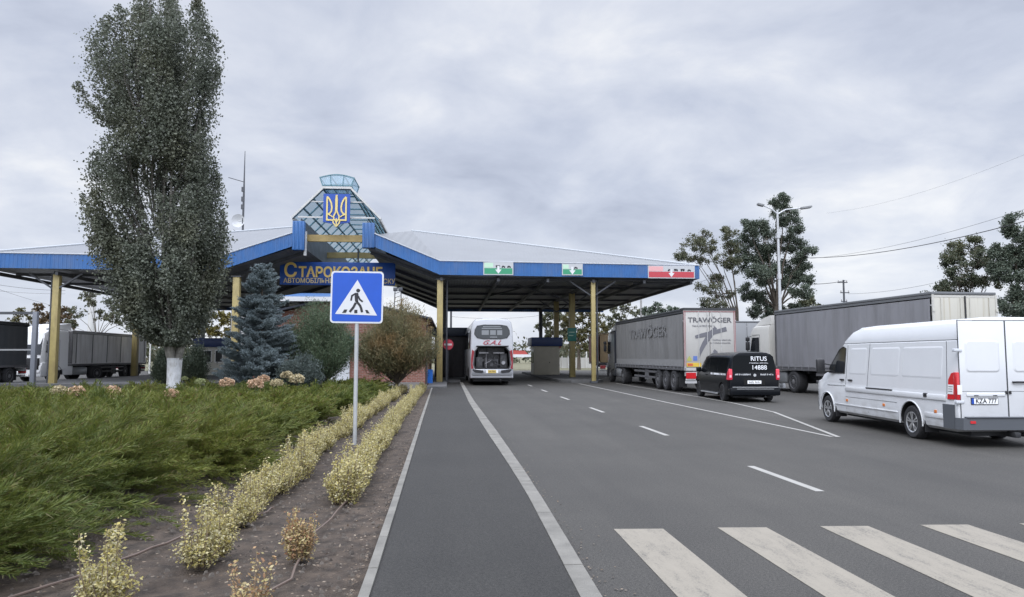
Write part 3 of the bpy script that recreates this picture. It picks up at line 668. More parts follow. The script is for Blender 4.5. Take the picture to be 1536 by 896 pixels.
rb = M('roof_blue', (.035,.10,.24), .5, var=.1, wave=('X', .8, .5)); dk = M('roof_dark_edge', (.025,.03,.045), .6)
m = MB()
for (xa,za,xb,zb_) in ((X0-.35,ze-.06,xm,zr+.05),(xm,zr+.05,X1+.35,ze-.06)):
    m.prism([(xa,za),(xb,zb_),(xb,zb_+.10),(xa,za+.10)], yb0-.55, yb1+.4, 'y')
ro = bp('roof', m, dk)
m = MB(); m.prism([(-9.0,4.62),(-5.0,4.62),(-5.0,4.86),(-9.0,4.86)], yb0-.72, yb0-.60, 'y'); ob('gutter', m, white, ro, (0,0,0), smooth=0)
m = MB(); m.add([(-9.0,yb0-.62,4.87),(-5.0,yb0-.62,4.87),(-5.4,yb0+3,5.35),(-8.6,yb0+3,5.35)], [(0,1,2,3)]); m.add([(-9.0,yb0-.62,4.84),(-9.0,yb0+3,4.84),(-8.6,yb0+3,5.35)], [(0,1,2)]); ob('porch_roof', m, rb, ro, (0,0,0), smooth=0)
p_ = AY(509,535,yb0)
dx = p_.x
m = MB(); m.box(dx-.62,dx+.55,yb0-.06,yb0-.004,.05,2.38); do = bp('door', m, M('door_white', (.66,.68,.70), .4))
m = MB(); m.box(dx-.45,dx+.38,yb0-.07,yb0-.062,1.35,2.2); ob('pane', m, dglass, do, smooth=0)
m = MB(); m.box(dx-.5,dx-.44,yb0-.12,yb0-.062,1.05,1.15); ob('handle', m, black, do, smooth=0)
m = MB(); m.prism([(dx-1.0,3.25),(dx+1.0,2.55),(dx+1.0,2.65),(dx-1.0,3.35)], yb0-1.0, yb0-.01, 'y'); bp('door_canopy', m, rb)
m = MB(); m.box(dx+.95,dx+1.05,yb0-.12,yb0-.004,1.85,2.05); bp('wall_lamp', m, white)
p_ = AY(560,500,yb0)
m = MB(); m.box(-4.0,-2.6,yb0-.05,yb0-.004,1.2,2.5); wo = bp('window', m, white); m = MB(); m.box(-3.92,-2.68,yb0-.06,yb0-.051,1.28,2.42); ob('pane', m, dglass, wo, smooth=0)
m = MB(); m.box(X0+.05,X1-.05,yb0-.03,yb0-.003,0,.35); bp('plinth', m, M('plinth_grey', (.2,.19,.18), .9))
m = MB(); m.tube([(X1+.06,yb0+.2,.1),(X1+.06,yb0+.2,3.6)], .05, 8); bp('downpipe', m, M('pipe_dark', (.05,.05,.06), .5))
# floodlight frame on the roof
p_ = AY(597,437,45.0)
t_ = thing('floodlight_frame', 'small floodlight frame standing on the brick building roof', 'floodlight', (p_.x,45.0,4.5))
m = MB()
for s_ in (-.22,.22): m.tube([(s_,0,0),(s_*.8,0,p_.z-4.45)], .03, 6)
for k_ in range(4): m.bar((-.22,0,.25+k_*.25),(.2,0,.4+k_*.25),.03)
ob('mast', m, dsteel, t_); m = MB()
for s_ in (-.28,.02): m.box(s_,s_+.26,-.12,.1,p_.z-4.5,p_.z-4.28,bev=.02)
ob('lamp_head', m, dsteel, t_)
# bin and pot by the building corner
p_ = G(648,573); t_ = thing('waste_bin', 'bright blue waste bin beside the yellow column', 'bin', (p_.x,44.6,.14))
m = MB(); m.prism(rrect(-.19,.19,-.17,.17,.04),0,.74,'z'); ob('body', m, M('bin_blue', (.01,.14,.52), .4), t_); m = MB(); m.prism(rrect(-.21,.21,-.19,.19,.05),.745,.80,'z'); ob('lid', m, M('bin_blue', (0,0,0)), t_)
p_ = G(637,580); t_ = thing('planter', 'dark round planter at the end of the yellow hedge', 'planter', (p_.x-.05,41.2,.1))
m = MB(); m.lathe([(.0,0),(.20,0),(.28,.5),(.25,.5),(.22,.42),(0,.42)], (0,0,0), 'z', 20); ob('pot', m, black, t_)
rg = np.random.default_rng(4); P = rg.normal(0,.14,(500,3))+[0,0,.62]; leaf_obj('foliage', P, .07, leafmat('planter_leaf', [(.02,.035,.02),(.04,.06,.03)]), rg, t_, aspect=.4)
# ---------------- vehicles ----------------
def scribble(parent, mat_, x0, x1, z, hgt, y, seed=1):
    '''a line of lettering too small to read in the photo: a row of small letter-like strokes'''
    rr = random.Random(seed+int(x0*100)); m = MB(); x = x0
    while x < x1-.02:
        wd = hgt*rr.uniform(.45,.75); k_ = rr.choice((0,1,2)); t_ = hgt*.17
        m.box(x,x+t_,y,y+.003,z-hgt/2,z+hgt/2)
        if k_ == 0: m.box(x+t_,x+wd,y,y+.003,z+hgt/2-t_,z+hgt/2); m.box(x+wd-t_,x+wd,y,y+.003,z-hgt/2,z+hgt/2-t_)
        elif k_ == 1: m.box(x+t_,x+wd,y,y+.003,z-hgt/2,z-hgt/2+t_); m.box(x+t_,x+wd,y,y+.003,z-t_/2,z+t_/2)
        else: m.box(x+t_,x+wd,y,y+.003,z-t_/2,z+t_/2); m.box(x+wd-t_,x+wd,y,y+.003,z-hgt/2,z-t_/2)
        x += wd+hgt*rr.choice((.22,.22,.22,.22,.7))
    return ob('lettering', m, mat_, parent, smooth=0)
# local frame: x right, y forward, z up; origin on the ground under the middle
def wheel(parent, x, y, R, wd, side, rim_m=alu, style='spoke', dual=False, label=None):
    """side -1 left, +1 right; x is the outer face"""
    o = side; m = MB(); i = x-o*wd
    prof = [(R*.60,x-o*.01),(R*.66,x),(R*.90,x),(R*.97,x-o*.02),(R,x-o*.05),(R,i+o*.05),(R*.97,i+o*.02),(R*.9,i),(R*.62,i)]
    m.lathe(prof, (0,y,R), 'x', 32)
    for a in range(40):
        th = 2*PI*a/40
        m.bar((x-o*.05,y+R*1.002*math.cos(th),R+R*1.002*math.sin(th)),(i+o*.05,y+R*1.002*math.cos(th+.05),R+R*1.002*math.sin(th+.05)),.012,.012)
    w_ = ob('wheel', m, rubber, parent); m = MB()
    if style == 'spoke':
        m.lathe([(R*.63,x-o*.015),(R*.60,x-o*.005),(R*.55,x-o*.03),(R*.54,x-o*.10),(R*.0,x-o*.11)], (0,y,R), 'x', 32, mi=1)
        m.lathe([(R*.645,x-o*.02),(R*.63,x+o*.004),(R*.56,x-o*.008),(R*.545,x-o*.05)], (0,y,R), 'x', 32)
        m.lathe([(R*.17,x-o*.09),(R*.17,x-o*.02),(R*.10,x-o*.008),(0,x-o*.008)], (0,y,R), 'x', 16)
        for k_ in range(5):
            for d_ in (-.17,.17):
                a = 2*PI*k_/5+.3+d_
                m.bar((x-o*.030,y+R*.12*math.cos(a),R+R*.12*math.sin(a)),(x-o*.022,y+R*.57*math.cos(a),R+R*.57*math.sin(a)),.045,.03)
        ob('rim', m, [rim_m, M('rim_shadow', (.02,.02,.02), .6)], w_)
    else:
        dp = -.09 if style == 'rear' else .02
        m.lathe([(R*.63,x-o*.015),(R*.60,x-o*.0),(R*.55,x-o*.02),(R*.50,x-o*(.10 if style=='rear' else .05)),(R*.32,x-o*(.12 if style=='rear' else .0)),(R*.30,x-o*.03),(R*.18,x+o*.01),(0,x+o*.012)], (0,y,R), 'x', 28)
        for k_ in range(10):
            a = 2*PI*k_/10; m.lathe([(.016,0),(.016,.03),(0,.035)] if o>0 else [(.016,0),(.016,-.03),(0,-.035)], (x-o*.03,y+R*.40*math.cos(a),R+R*.40*math.sin(a)), 'x', 6)
        ob('rim', m, rim_m, w_)
    return w_

class Van:
    """panel van body: half-section = list of (inset, z); side is straight between z1 and z2"""
    def __init__(s, sect, stations):
        s.sect = sect; s.st = stations
    def half(s, st):
        y, w_, zt, zb, ln = st; out = []
        for ins, z in s.sect:
            zz = max(z, zb)
            if zz > zt: f_ = 1; zz = zt-.05*max(0, 1-ins/.5)*.8
            out.append((max(0, w_-ins), y+ln*max(0, zz-1.0), zz))
        return out
    def body(s):
        rings = []
        for st in s.st:
            h = s.half(st); rings.append([(-p[0],p[1],p[2]) for p in h]+[(p[0],p[1],p[2]) for p in h[::-1]])
        m = MB(); m.loft(rings); return m
    def sx(s, z, w_):
        for (ia,za),(ib,zb) in zip(s.sect, s.sect[1:]):
            if za <= z <= zb and zb > za: return w_-(ia+(ib-ia)*(z-za)/(zb-za))
        return w_
    def plate(s, mb, poly, w_, off, side=-1, mi=0):
        """thin plate lying on the body side; poly in (y,z)"""
        n = len(poly); a = [(side*(s.sx(z,w_)+off), y, z) for y, z in poly]; b = [(side*(s.sx(z,w_)-.01), y, z) for y, z in poly]
        mb.add(a+b, [tuple(range(n)), tuple(range(2*n-1,n-1,-1))]+[(i,n+i,n+(i+1)%n,(i+1)%n) for i in range(n)], mi)
    def emboss(s, mb, y0, y1, z0, z1, r_, w_, off, side=-1, bw=.035):
        o_ = rrect(y0,y1,z0,z1,r_); i_ = rrect(y0+bw,y1-bw,z0+bw,z1-bw,max(.02,r_-bw)); n = len(o_)
        vs = [(side*(s.sx(z,w_)+.0008),y,z) for y,z in o_]+[(side*(s.sx(z,w_)+off),y,z) for y,z in i_]
        mb.add(vs, [(i,(i+1)%n,n+(i+1)%n,n+i) for i in range(n)]+[tuple(range(n,2*n))])
    def seam(s, mb, pts, w_, wd=.009, side=-1, off=.0025):
        for (ya,za),(yb,zb) in zip(pts, pts[1:]):
            a = Vector((side*(s.sx(za,w_)+off),ya,za)); b = Vector((side*(s.sx(zb,w_)+off),yb,zb)); mb.bar(a,b,wd if abs(za-zb)<1e-4 else .006, wd) if abs(za-zb)>=1e-4 else mb.bar(a,b,.006,wd)

def cut_arches(me_mb, mats, cuts):
    """boolean wheel wells; cuts = (y, z, R, xin, xout)"""
    me = me_mb.mesh('body', mats, 35); o = bpy.data.objects.new('tmp', me); C.objects.link(o); tmp = []
    for (y,z,R,xa,xb) in cuts:
        m = MB(); m.lathe([(R,xa),(R,xb)], (0,y,z), 'x', 36, mi=1); c = bpy.data.objects.new('tmpc', m.mesh('c', mats, 0)); C.objects.link(c); tmp.append(c)
        md = o.modifiers.new('b','BOOLEAN'); md.object = c; md.operation = 'DIFFERENCE'; md.solver = 'EXACT'
    bpy.context.view_layer.update()
    res = bpy.data.meshes.new_from_object(o.evaluated_get(bpy.context.evaluated_depsgraph_get()))
    for c in tmp+[o]: bpy.data.objects.remove(c)
    res.set_sharp_from_angle(angle=R_(32)); return res

# --- white high-roof panel van ---
vw = M('van_white', (.60,.612,.625), .26, coat=.45, var=.02, scale=2, grime=((.30,.28,.25),.75,(2.2,2.2,3.5),.95))
seam_m = M('panel_gap', (.05,.055,.06), .8); well = M('wheel_well', (.012,.012,.013), .9); bump_m = M('bumper_grey', (.075,.082,.092), .6)
def white_van(loc, rz):
    t = thing('cargo_van', 'long white high-roof cargo van parked at the right edge of the road', 'van', loc, rz)
    W = .965
    sect = [(.10,.28),(.03,.34),(.0,.50),(.0,.98),(.012,1.02),(.012,1.05),(.11,2.02),(.135,2.035),(.135,2.055),(.14,2.10),(.17,2.27),(.22,2.37),(.32,2.43),(.55,2.47),(.965,2.485)]
    stn = [(-3.30,W-.05,2.44,.42,.0),(-3.285,W-.02,2.47,.38,.0),(-3.22,W-.004,2.485,.34,.0),(-3.1,W,2.485,.28,0),(-1,W,2.485,.28,0),(.6,W,2.485,.28,0),(.95,W,2.46,.28,0),(1.2,W,2.34,.28,0),(1.5,W,2.10,.28,0),
           (1.62,W,1.98,.28,0),(1.9,W-.005,1.76,.28,0),(2.2,W-.01,1.53,.28,0),(2.42,W-.02,1.37,.28,0),(2.8,W-.04,1.27,.28,0),(3.05,W-.08,1.14,.28,0),(3.20,W-.15,.98,.28,0),(3.27,W-.24,.78,.3,0),(3.285,W-.3,.6,.34,0)]
    V_ = Van(sect, stn); RY, FY = -1.68, 2.345
    cuts = [(y_,.355,.425,sg*.70,sg*1.2) for y_ in (RY,FY) for sg in (-1,1)]
    body = link('body', cut_arches(V_.body(), [vw, well], cuts), t)
    for sg in (-1,1):
        # arch lips
        for y_ in (RY,FY):
            m = MB(); pts = []
            for k_ in range(19):
                a = R_(-8+196*k_/18); pts.append((sg*(W+.004), y_+.435*math.cos(a), .355+.435*math.sin(a)))
            m.tube(pts, .016, 6); ob('arch_lip', m, vw, body)
        s = MB()
        V_.seam(s, [(1.27,.42),(1.27,1.05),(1.27,2.0)], W, side=sg); V_.seam(s, [(.18,.40),(.18,1.05),(.16,2.02)], W, side=sg)
        V_.seam(s, [(-2.95,.9),(-2.97,1.05),(-2.86,2.02)], W, side=sg)
        V_.seam(s, [(1.27,.985),(2.3,.98)], W, .010, side=sg); V_.seam(s, [(1.27,.72),(.18,.72),(-1.15,.72)], W, .006, side=sg)
        V_.seam(s, [(1.55,2.045),(-3.18,2.045)], W, .012, side=sg, off=.0)
        ob('panel_seam', s, seam_m, body, smooth=0)
        # pressed panels
        m = MB()
        for (ya,yb) in ((.28,1.12),(-1.18,.06),(-2.78,-1.30)): V_.emboss(m, ya, yb, 1.28, 1.93, .07, W, .007, side=sg)
        ob('pressed_panel', m, vw, body, smooth=0)
        # body mouldings
        m = MB(); m.box(sg*(W+.012)-.013,sg*(W+.012)+.013,-2.95,1.26,.86,.97,bev=.012); ob('side_moulding', m, vw, body)
        m = MB(); m.box(sg*(W+.006)-.012,sg*(W+.006)+.012,-1.15,1.9,.50,.53,bev=.01); m.box(sg*(W+.006)-.012,sg*(W+.006)+.012,-3.0,-2.2,.50,.60,bev=.01); ob('sill_moulding', m, vw, body)
        if True:
            m = MB(); m.box(sg*(W+.020)-.012,sg*(W+.020)+.012,-.98,.18,.965,.995,bev=.004); ob('slide_rail', m, black, body)
            m = MB(); m.box(sg*(W+.02)-.02,sg*(W+.02)+.02,-2.33,-2.22,.90,.98,bev=.006); ob('rail_catch', m, black, body)
        # cab door window
        win = [(1.36,1.30),(1.36,1.92),(1.50,1.97),(1.72,1.90),(2.24,1.42),(2.24,1.30)]
        m = MB(); V_.plate(m, win, W, .006, side=sg); wo = ob('side_window', m, dglass, body, smooth=0)
        m = MB(); V_.seam(m, win+[win[0]], W, .022, side=sg, off=.008); ob('window_seal', m, black, wo, smooth=0)
        for ya in (1.36,.92):
            m = MB(); x_ = sg*(V_.sx(1.14,W)+.02); m.box(x_-.018,x_+.018,ya,ya+.20,1.115,1.155,bev=.010); ob('door_handle', m, black, body)
        for ya in (1.16,-.62,-2.62):
            m = MB(); x_ = sg*(W+.010); m.box(x_-.012,x_+.012,ya,ya+.07,.60,.66,bev=.006); ob('side_marker', m, orange, body)
        # mirror
        m = MB(); m.tube([(sg*(W-.06),2.2,1.34),(sg*(W+.18),2.22,1.33)], .03, 8); m.tube([(sg*(W-.06),2.2,1.5),(sg*(W+.18),2.22,1.55)], .018, 8)
        x0_, x1_ = sorted((sg*(W+.10),sg*(W+.32))); m.box(x0_,x1_,2.15,2.27,1.28,1.66,bev=.045); ob('wing_mirror', m, black, t)
        # wheels and flaps
        for y_ in (RY,FY):
            wheel(t, sg*.955, y_, .345, .225, sg)
            m = MB(); x0_, x1_ = sorted((sg*.68,sg*.95)); m.box(x0_,x1_,y_-.50,y_-.47,.18,.52); ob('mud_flap', m, black, t)
        # tail lamp
        m = MB(); pr = [(-3.20,.90),(-3.005,.90),(-3.01,1.28),(-3.09,1.40),(-3.20,1.42)]
        V_.plate(m, pr, W, .016, side=sg); m.box(*sorted((sg*(W-.10),sg*(W+.004))),-3.315,-3.20,.90,1.42,bev=.012)
        la_ = ob('tail_lamp', m, redlens, t)
        m = MB(); V_.plate(m, [(-3.19,1.00),(-3.015,1.00),(-3.015,1.18),(-3.19,1.18)], W, .020, side=sg); x0_, x1_ = sorted((sg*(W-.09),sg*(W+.0))); m.box(x0_,x1_,-3.32,-3.316,1.0,1.18)
        ob('reverse_lens', m, M('clear_lens', (.72,.72,.72), .15, coat=.5), la_)
        m = MB()
        for zz in (1.045,1.09,1.135): V_.plate(m, [(-3.17,zz),(-3.04,zz),(-3.04,zz+.012),(-3.17,zz+.012)], W, .023, side=sg)
        ob('lens_ribs', m, M('lens_grey', (.12,.12,.13), .4), la_, smooth=0)
    # rear end
    m = MB()
    for x_ in (-.905,.012): 
        m.box(x_,x_+.893,-3.318,-3.302,.50,2.40,bev=.008)
    rd = ob('rear_door', m, vw, t)
    m = MB(); m.box(-.010,.010,-3.3185,-3.30,.50,2.40); m.box(-.915,-.906,-3.3175,-3.30,.5,2.42); m.box(.906,.915,-3.3175,-3.30,.5,2.42); m.box(-.905,.905,-3.3175,-3.30,2.402,2.412)
    m.box(-.9,-.02,-3.3192,-3.316,1.055,1.063); m.box(.02,.9,-3.3192,-3.316,1.055,1.063); ob('door_gap', m, seam_m, rd, smooth=0)
    m = MB()
    for xc_ in (-.46,.46):
        o_ = rrect(xc_-.33,xc_+.33,1.42,2.03,.07); i_ = rrect(xc_-.30,xc_+.30,1.45,2.0,.05); n = len(o_)
        m.add([(x,-3.319,z) for x,z in o_]+[(x,-3.331,z) for x,z in i_], [(i,(i+1)%n,n+(i+1)%n,n+i) for i in range(n)]+[tuple(range(n,2*n))])
    ob('pressed_panel', m, vw, rd, smooth=0)
    m = MB(); m.box(-.80,-.06,-3.334,-3.319,.965,1.03,bev=.006); ob('plate_light_bar', m, vw, rd)
    m = MB(); m.box(-.66,-.58,-3.340,-3.335,.975,.99); m.box(-.3,-.22,-3.340,-3.335,.975,.99); ob('plate_lamp', m, black, rd)
    pl = MB(); pl.box(-.72,-.20,-3.330,-3.319,.81,.94); po = ob('number_plate', pl, [ink], t)
    m = MB(); m.box(-.665,-.21,-3.334,-3.331,.822,.928); ob('plate_face', m, plate_w, po)
    m = MB(); m.box(-.712,-.668,-3.334,-3.331,.822,.928); ob('country_band', m, M('plate_blue', (.01,.06,.35), .4), po)
    text('KZA 777', .125, ink, po, (-.437,-3.3365,.875), bold=.012, sx=.86, ext=.0012)
    m = MB(); m.tube([(.08,-3.35,1.235),(.34,-3.35,1.235)], .018, 8); m.box(.1,.13,-3.345,-3.317,1.22,1.25); m.box(.3,.33,-3.345,-3.317,1.22,1.25); ob('door_handle', m, black, rd)
    m = MB(); m.box(-.055,-.015,-3.345,-3.317,1.01,1.07,bev=.008); m.box(.015,.055,-3.345,-3.317,1.01,1.07,bev=.008); ob('lock', m, black, rd)
    for sg in (-1,1):
        for zz in (1.84,.86):
            m = MB(); x0_, x1_ = sorted((sg*.85,sg*1.0)); m.box(x0_,x1_,-3.335,-3.25,zz-.03,zz+.03,bev=.012); ob('hinge', m, M('hinge_grey', (.5,.52,.55), .4), rd)
    m = MB(); m.prism([(-.98,-3.02),(-.985,-3.24),(-.93,-3.40),(.93,-3.40),(.985,-3.24),(.98,-3.02),(.9,-3.02),(.9,-3.2),(-.9,-3.2),(-.9,-3.02)], .34, .56, 'z')
    m.prism([(-.99,-2.86),(-.99,-3.22),(-.94,-3.2),(-.94,-2.86)], .34, .80, 'z'); m.prism([(.94,-2.86),(.94,-3.2),(.99,-3.22),(.99,-2.86)], .34, .80, 'z')
    bo_ = ob('rear_bumper', m, bump_m, t, smooth=0); m = MB(); m.box(-.86,.86,-3.42,-3.3,.561,.585,bev=.01); ob('bumper_step', m, bump_m, bo_)
    m = MB(); m.box(-.80,-.70,-3.412,-3.402,.46,.51); m.box(.70,.80,-3.412,-3.402,.46,.51); ob('reflector', m, redlens, bo_)
    m = MB(); m.box(-.6,.6,-3.1,2.0,.20,.30); m.tube([(.3,-3.35,.24),(.3,-2.4,.24)], .04, 8); m.box(.1,.5,-2.6,-1.9,.16,.32,bev=.05); m.tube([(-.35,-3.0,.3),(.35,-3.0,.3)], .09, 10); m.box(.0,.12,-3.46,-3.2,.2,.3,bev=.02); ob('underbody', m, chassis, t)
    # front (seen only from elsewhere)
    m = MB(); m.add([(-.72,1.66,1.99),(.72,1.66,1.99),(.80,2.38,1.44),(-.80,2.38,1.44)],[(0,1,2,3)]); ws = ob('windscreen', m, dglass, t, smooth=0); ws.location = (0,.03,.03)
    for sg in (-1,1):
        m = MB(); x0_, x1_ = sorted((sg*.52,sg*.78)); m.box(x0_,x1_,3.12,3.25,.78,.98,bev=.04); ob('headlight', m, M('clear_lens',(.7,.7,.7)), t)
    m = MB(); m.box(-.45,.45,3.2,3.29,.72,.92,bev=.02); ob('grille', m, black, t)
    m = MB(); m.box(-.8,.8,3.1,3.33,.32,.58,bev=.06); ob('front_bumper', m, bump_m, t)
    return t
white_van((10.78,16.62,0), R_(-3.9))

# --- black passenger van ---
vb = M('van_black', (.006,.007,.009), .22, coat=0, spec=.18)
def black_van(loc, rz):
    t = thing('passenger_van', 'black passenger van with white lettering behind the grey curtain truck', 'van', loc, rz)
    W = .964
    sect = [(.10,.22),(.03,.28),(.0,.42),(.0,.80),(.008,.95),(.02,1.08),(.15,1.62),(.19,1.72),(.26,1.80),(.40,1.855),(.62,1.89),(.964,1.905)]
    stn = [(-2.56,W-.09,1.80,.36,.09),(-2.545,W-.045,1.86,.30,.09),(-2.48,W-.012,1.89,.26,.085),(-2.3,W,1.905,.22,.03),(-1.8,W,1.91,.22,0),(.3,W,1.90,.22,0),(.75,W,1.86,.22,0),(1.0,W,1.74,.22,0),(1.3,W,1.52,.22,0),(1.6,W-.01,1.28,.22,0),
           (1.75,W-.02,1.17,.22,0),(2.1,W-.05,1.08,.22,0),(2.38,W-.13,.95,.24,0),(2.5,W-.24,.76,.26,0),(2.55,W-.34,.55,.3,0)]
    V_ = Van(sect, stn); RY, FY = -1.62, 1.72
    cuts = [(y_,.335,.40,sg*.70,sg*1.2) for y_ in (RY,FY) for sg in (-1,1)]
    body = link('body', cut_arches(V_.body(), [vb, well], cuts), t)
    tint = M('tinted_glass', (.004,.005,.006), .10, spec=.12)
    for sg in (-1,1):
        for win in ([(-2.20,1.10),(-2.12,1.66),(-1.0,1.68),(-1.0,1.10)],[(-.93,1.10),(-.93,1.68),(.22,1.67),(.22,1.10)],[(.30,1.10),(.30,1.66),(.72,1.60),(1.36,1.16),(1.36,1.10)]):
            m = MB(); V_.plate(m, [(y,z) for y,z in win], W, .010, side=sg); ob('side_window', m, tint, body, smooth=0)
        s = MB(); V_.seam(s, [(.26,.35),(.26,1.0)], W, side=sg); V_.seam(s, [(-.96,.35),(-.96,1.0)], W, side=sg); V_.seam(s, [(-.9,.98),(-2.2,.98)], W, side=sg); V_.seam(s, [(1.4,.45),(1.45,1.0)], W, side=sg); ob('panel_seam', s, M('gap_black', (.002,.002,.002), .9), body, smooth=0)
        for ya in (.36,-.86):
            m = MB(); x_ = sg*(V_.sx(.98,W)+.018); m.box(x_-.018,x_+.018,ya,ya+.2,.96,1.0,bev=.01); ob('door_handle', m, vb, body)
        m = MB(); x0_, x1_ = sorted((sg*(W-.02),sg*(W+.20))); m.box(x0_,x1_,1.18,1.30,1.08,1.28,bev=.05); ob('wing_mirror', m, vb, t)
        for y_ in (RY,FY): wheel(t, sg*.955, y_, .335, .225, sg, rim_m=M('rim_dark', (.03,.03,.033), .35, .6))
        m = MB(); x0_, x1_ = sorted((sg*.955,sg*1.0)); m.box(x0_,x1_,RY+.5,FY-.5,.24,.30,bev=.012); ob('side_step', m, M('step_alu', (.45,.46,.47), .35, .6), t)
        m = MB(); V_.plate(m, [(-2.50,.84),(-2.30,.86),(-2.33,1.12),(-2.46,1.26),(-2.50,1.26)], W, .012, side=sg); x0_, x1_ = sorted((sg*(W-.14),sg*(W+.0))); m.box(x0_,x1_,-2.58,-2.47,.84,1.25,bev=.03)
        la_ = ob('tail_lamp', m, M('red_lens_bright', (.62,.03,.06), .15, coat=.6), t); m = MB(); x0_, x1_ = sorted((sg*(W-.10),sg*(W-.02))); m.box(x0_,x1_,-2.59,-2.581,.93,1.03); ob('lamp_lens', m, M('lens_pink', (.8,.35,.4), .2), la_)
    # tailgate glass leaning forward
    def ry(z): return -2.56+.09*max(0,z-1.0)
    m = MB(); pts = rrect(-.80,.80,1.16,1.76,.08); m.add([(x*(1-.10*max(0,(z-1.16))), ry(z)-.012, z) for x,z in pts]+[(x*(1-.10*max(0,(z-1.16))), ry(z)+.01, z) for x,z in pts],
          [tuple(range(len(pts)))]+[(i,len(pts)+i,len(pts)+(i+1)%len(pts),(i+1)%len(pts)) for i in range(len(pts))]); gl_ = ob('rear_window', m, tint, t, smooth=0)
    wl = M('letter_white', (.72,.73,.75), .5); tilt = PI/2-math.atan(.09)
    text('RITUS', .235, wl, gl_, (.20,ry(1.63)-.018,1.63), (tilt,0,0), bold=.004, ext=.002, sx=1.02)
    scribble(gl_, wl, -.16, .56, 1.475, .035, ry(1.475)-.017)
    text('14888', .24, wl, gl_, (.20,ry(1.30)-.018,1.30), (tilt,0,0), bold=.0, ext=.002, sx=1.0)
    scribble(t, wl, -.72, -.14, 1.045, .055, -2.566); scribble(t, wl, .24, .74, 1.045, .055, -2.566)
    m = MB(); m.lathe([(0,-2.578),(.055,-2.578),(.055,-2.56),(0,-2.56)], (0.02,0,1.02), 'y', 16); ob('round_badge', m, alu, t)
    m = MB(); m.box(-.26,.26,-2.572,-2.561,.70,.82); po = ob('number_plate', m, plate_w, t); scribble(po, ink, -.20, .20, .76, .075, -2.574)
    m = MB(); m.box(-.40,.40,-2.568,-2.561,.66,.90); ob('plate_recess', m, M('gap_black', (.002,.002,.002)), t)
    m = MB(); m.box(-.955,.955,-2.67,-2.40,.26,.56,bev=.06); bo_ = ob('rear_bumper', m, vb, t); m = MB(); m.box(-.86,.86,-2.677,-2.64,.565,.585); m.box(-.7,.7,-2.676,-2.668,.50,.515); ob('bumper_trim', m, alu, bo_)
    m = MB(); m.box(-.7,.7,-2.3,2.0,.16,.26); m.tube([(.4,-2.6,.22),(.4,-1.8,.22)], .035, 8); ob('underbody', m, chassis, t)
    m = MB(); m.add([(-.70,1.06,1.72),(.70,1.06,1.72),(.80,1.66,1.25),(-.80,1.66,1.25)],[(0,1,2,3)]); ws = ob('windscreen', m, tint, t, smooth=0); ws.location = (0,.025,.03)
    # reversed text on side glass
    for sg in (-1,1):
        m = MB(); rr = random.Random(5); y = -2.1
        while y < -.2:
            wd = rr.uniform(.06,.13); V_.plate(m, [(y,1.0),(y,1.07),(y+wd,1.07),(y+wd,1.0)], W, .006, side=sg); y += wd+rr.choice((.02,.02,.10))
        ob('lettering', m, wl, body, smooth=0)
    return t
def place(ref_world, ref_local, hd):   # world position of the origin from one known point; hd clockwise from +y
    c, s_ = math.cos(hd), math.sin(hd); x, y = ref_local
    return (ref_world[0]-(x*c+y*s_), ref_world[1]-(-x*s_+y*c), 0)
black_van(place((10.50,28.1),(-.95,-1.62),R_(3.6)), R_(-3.6))

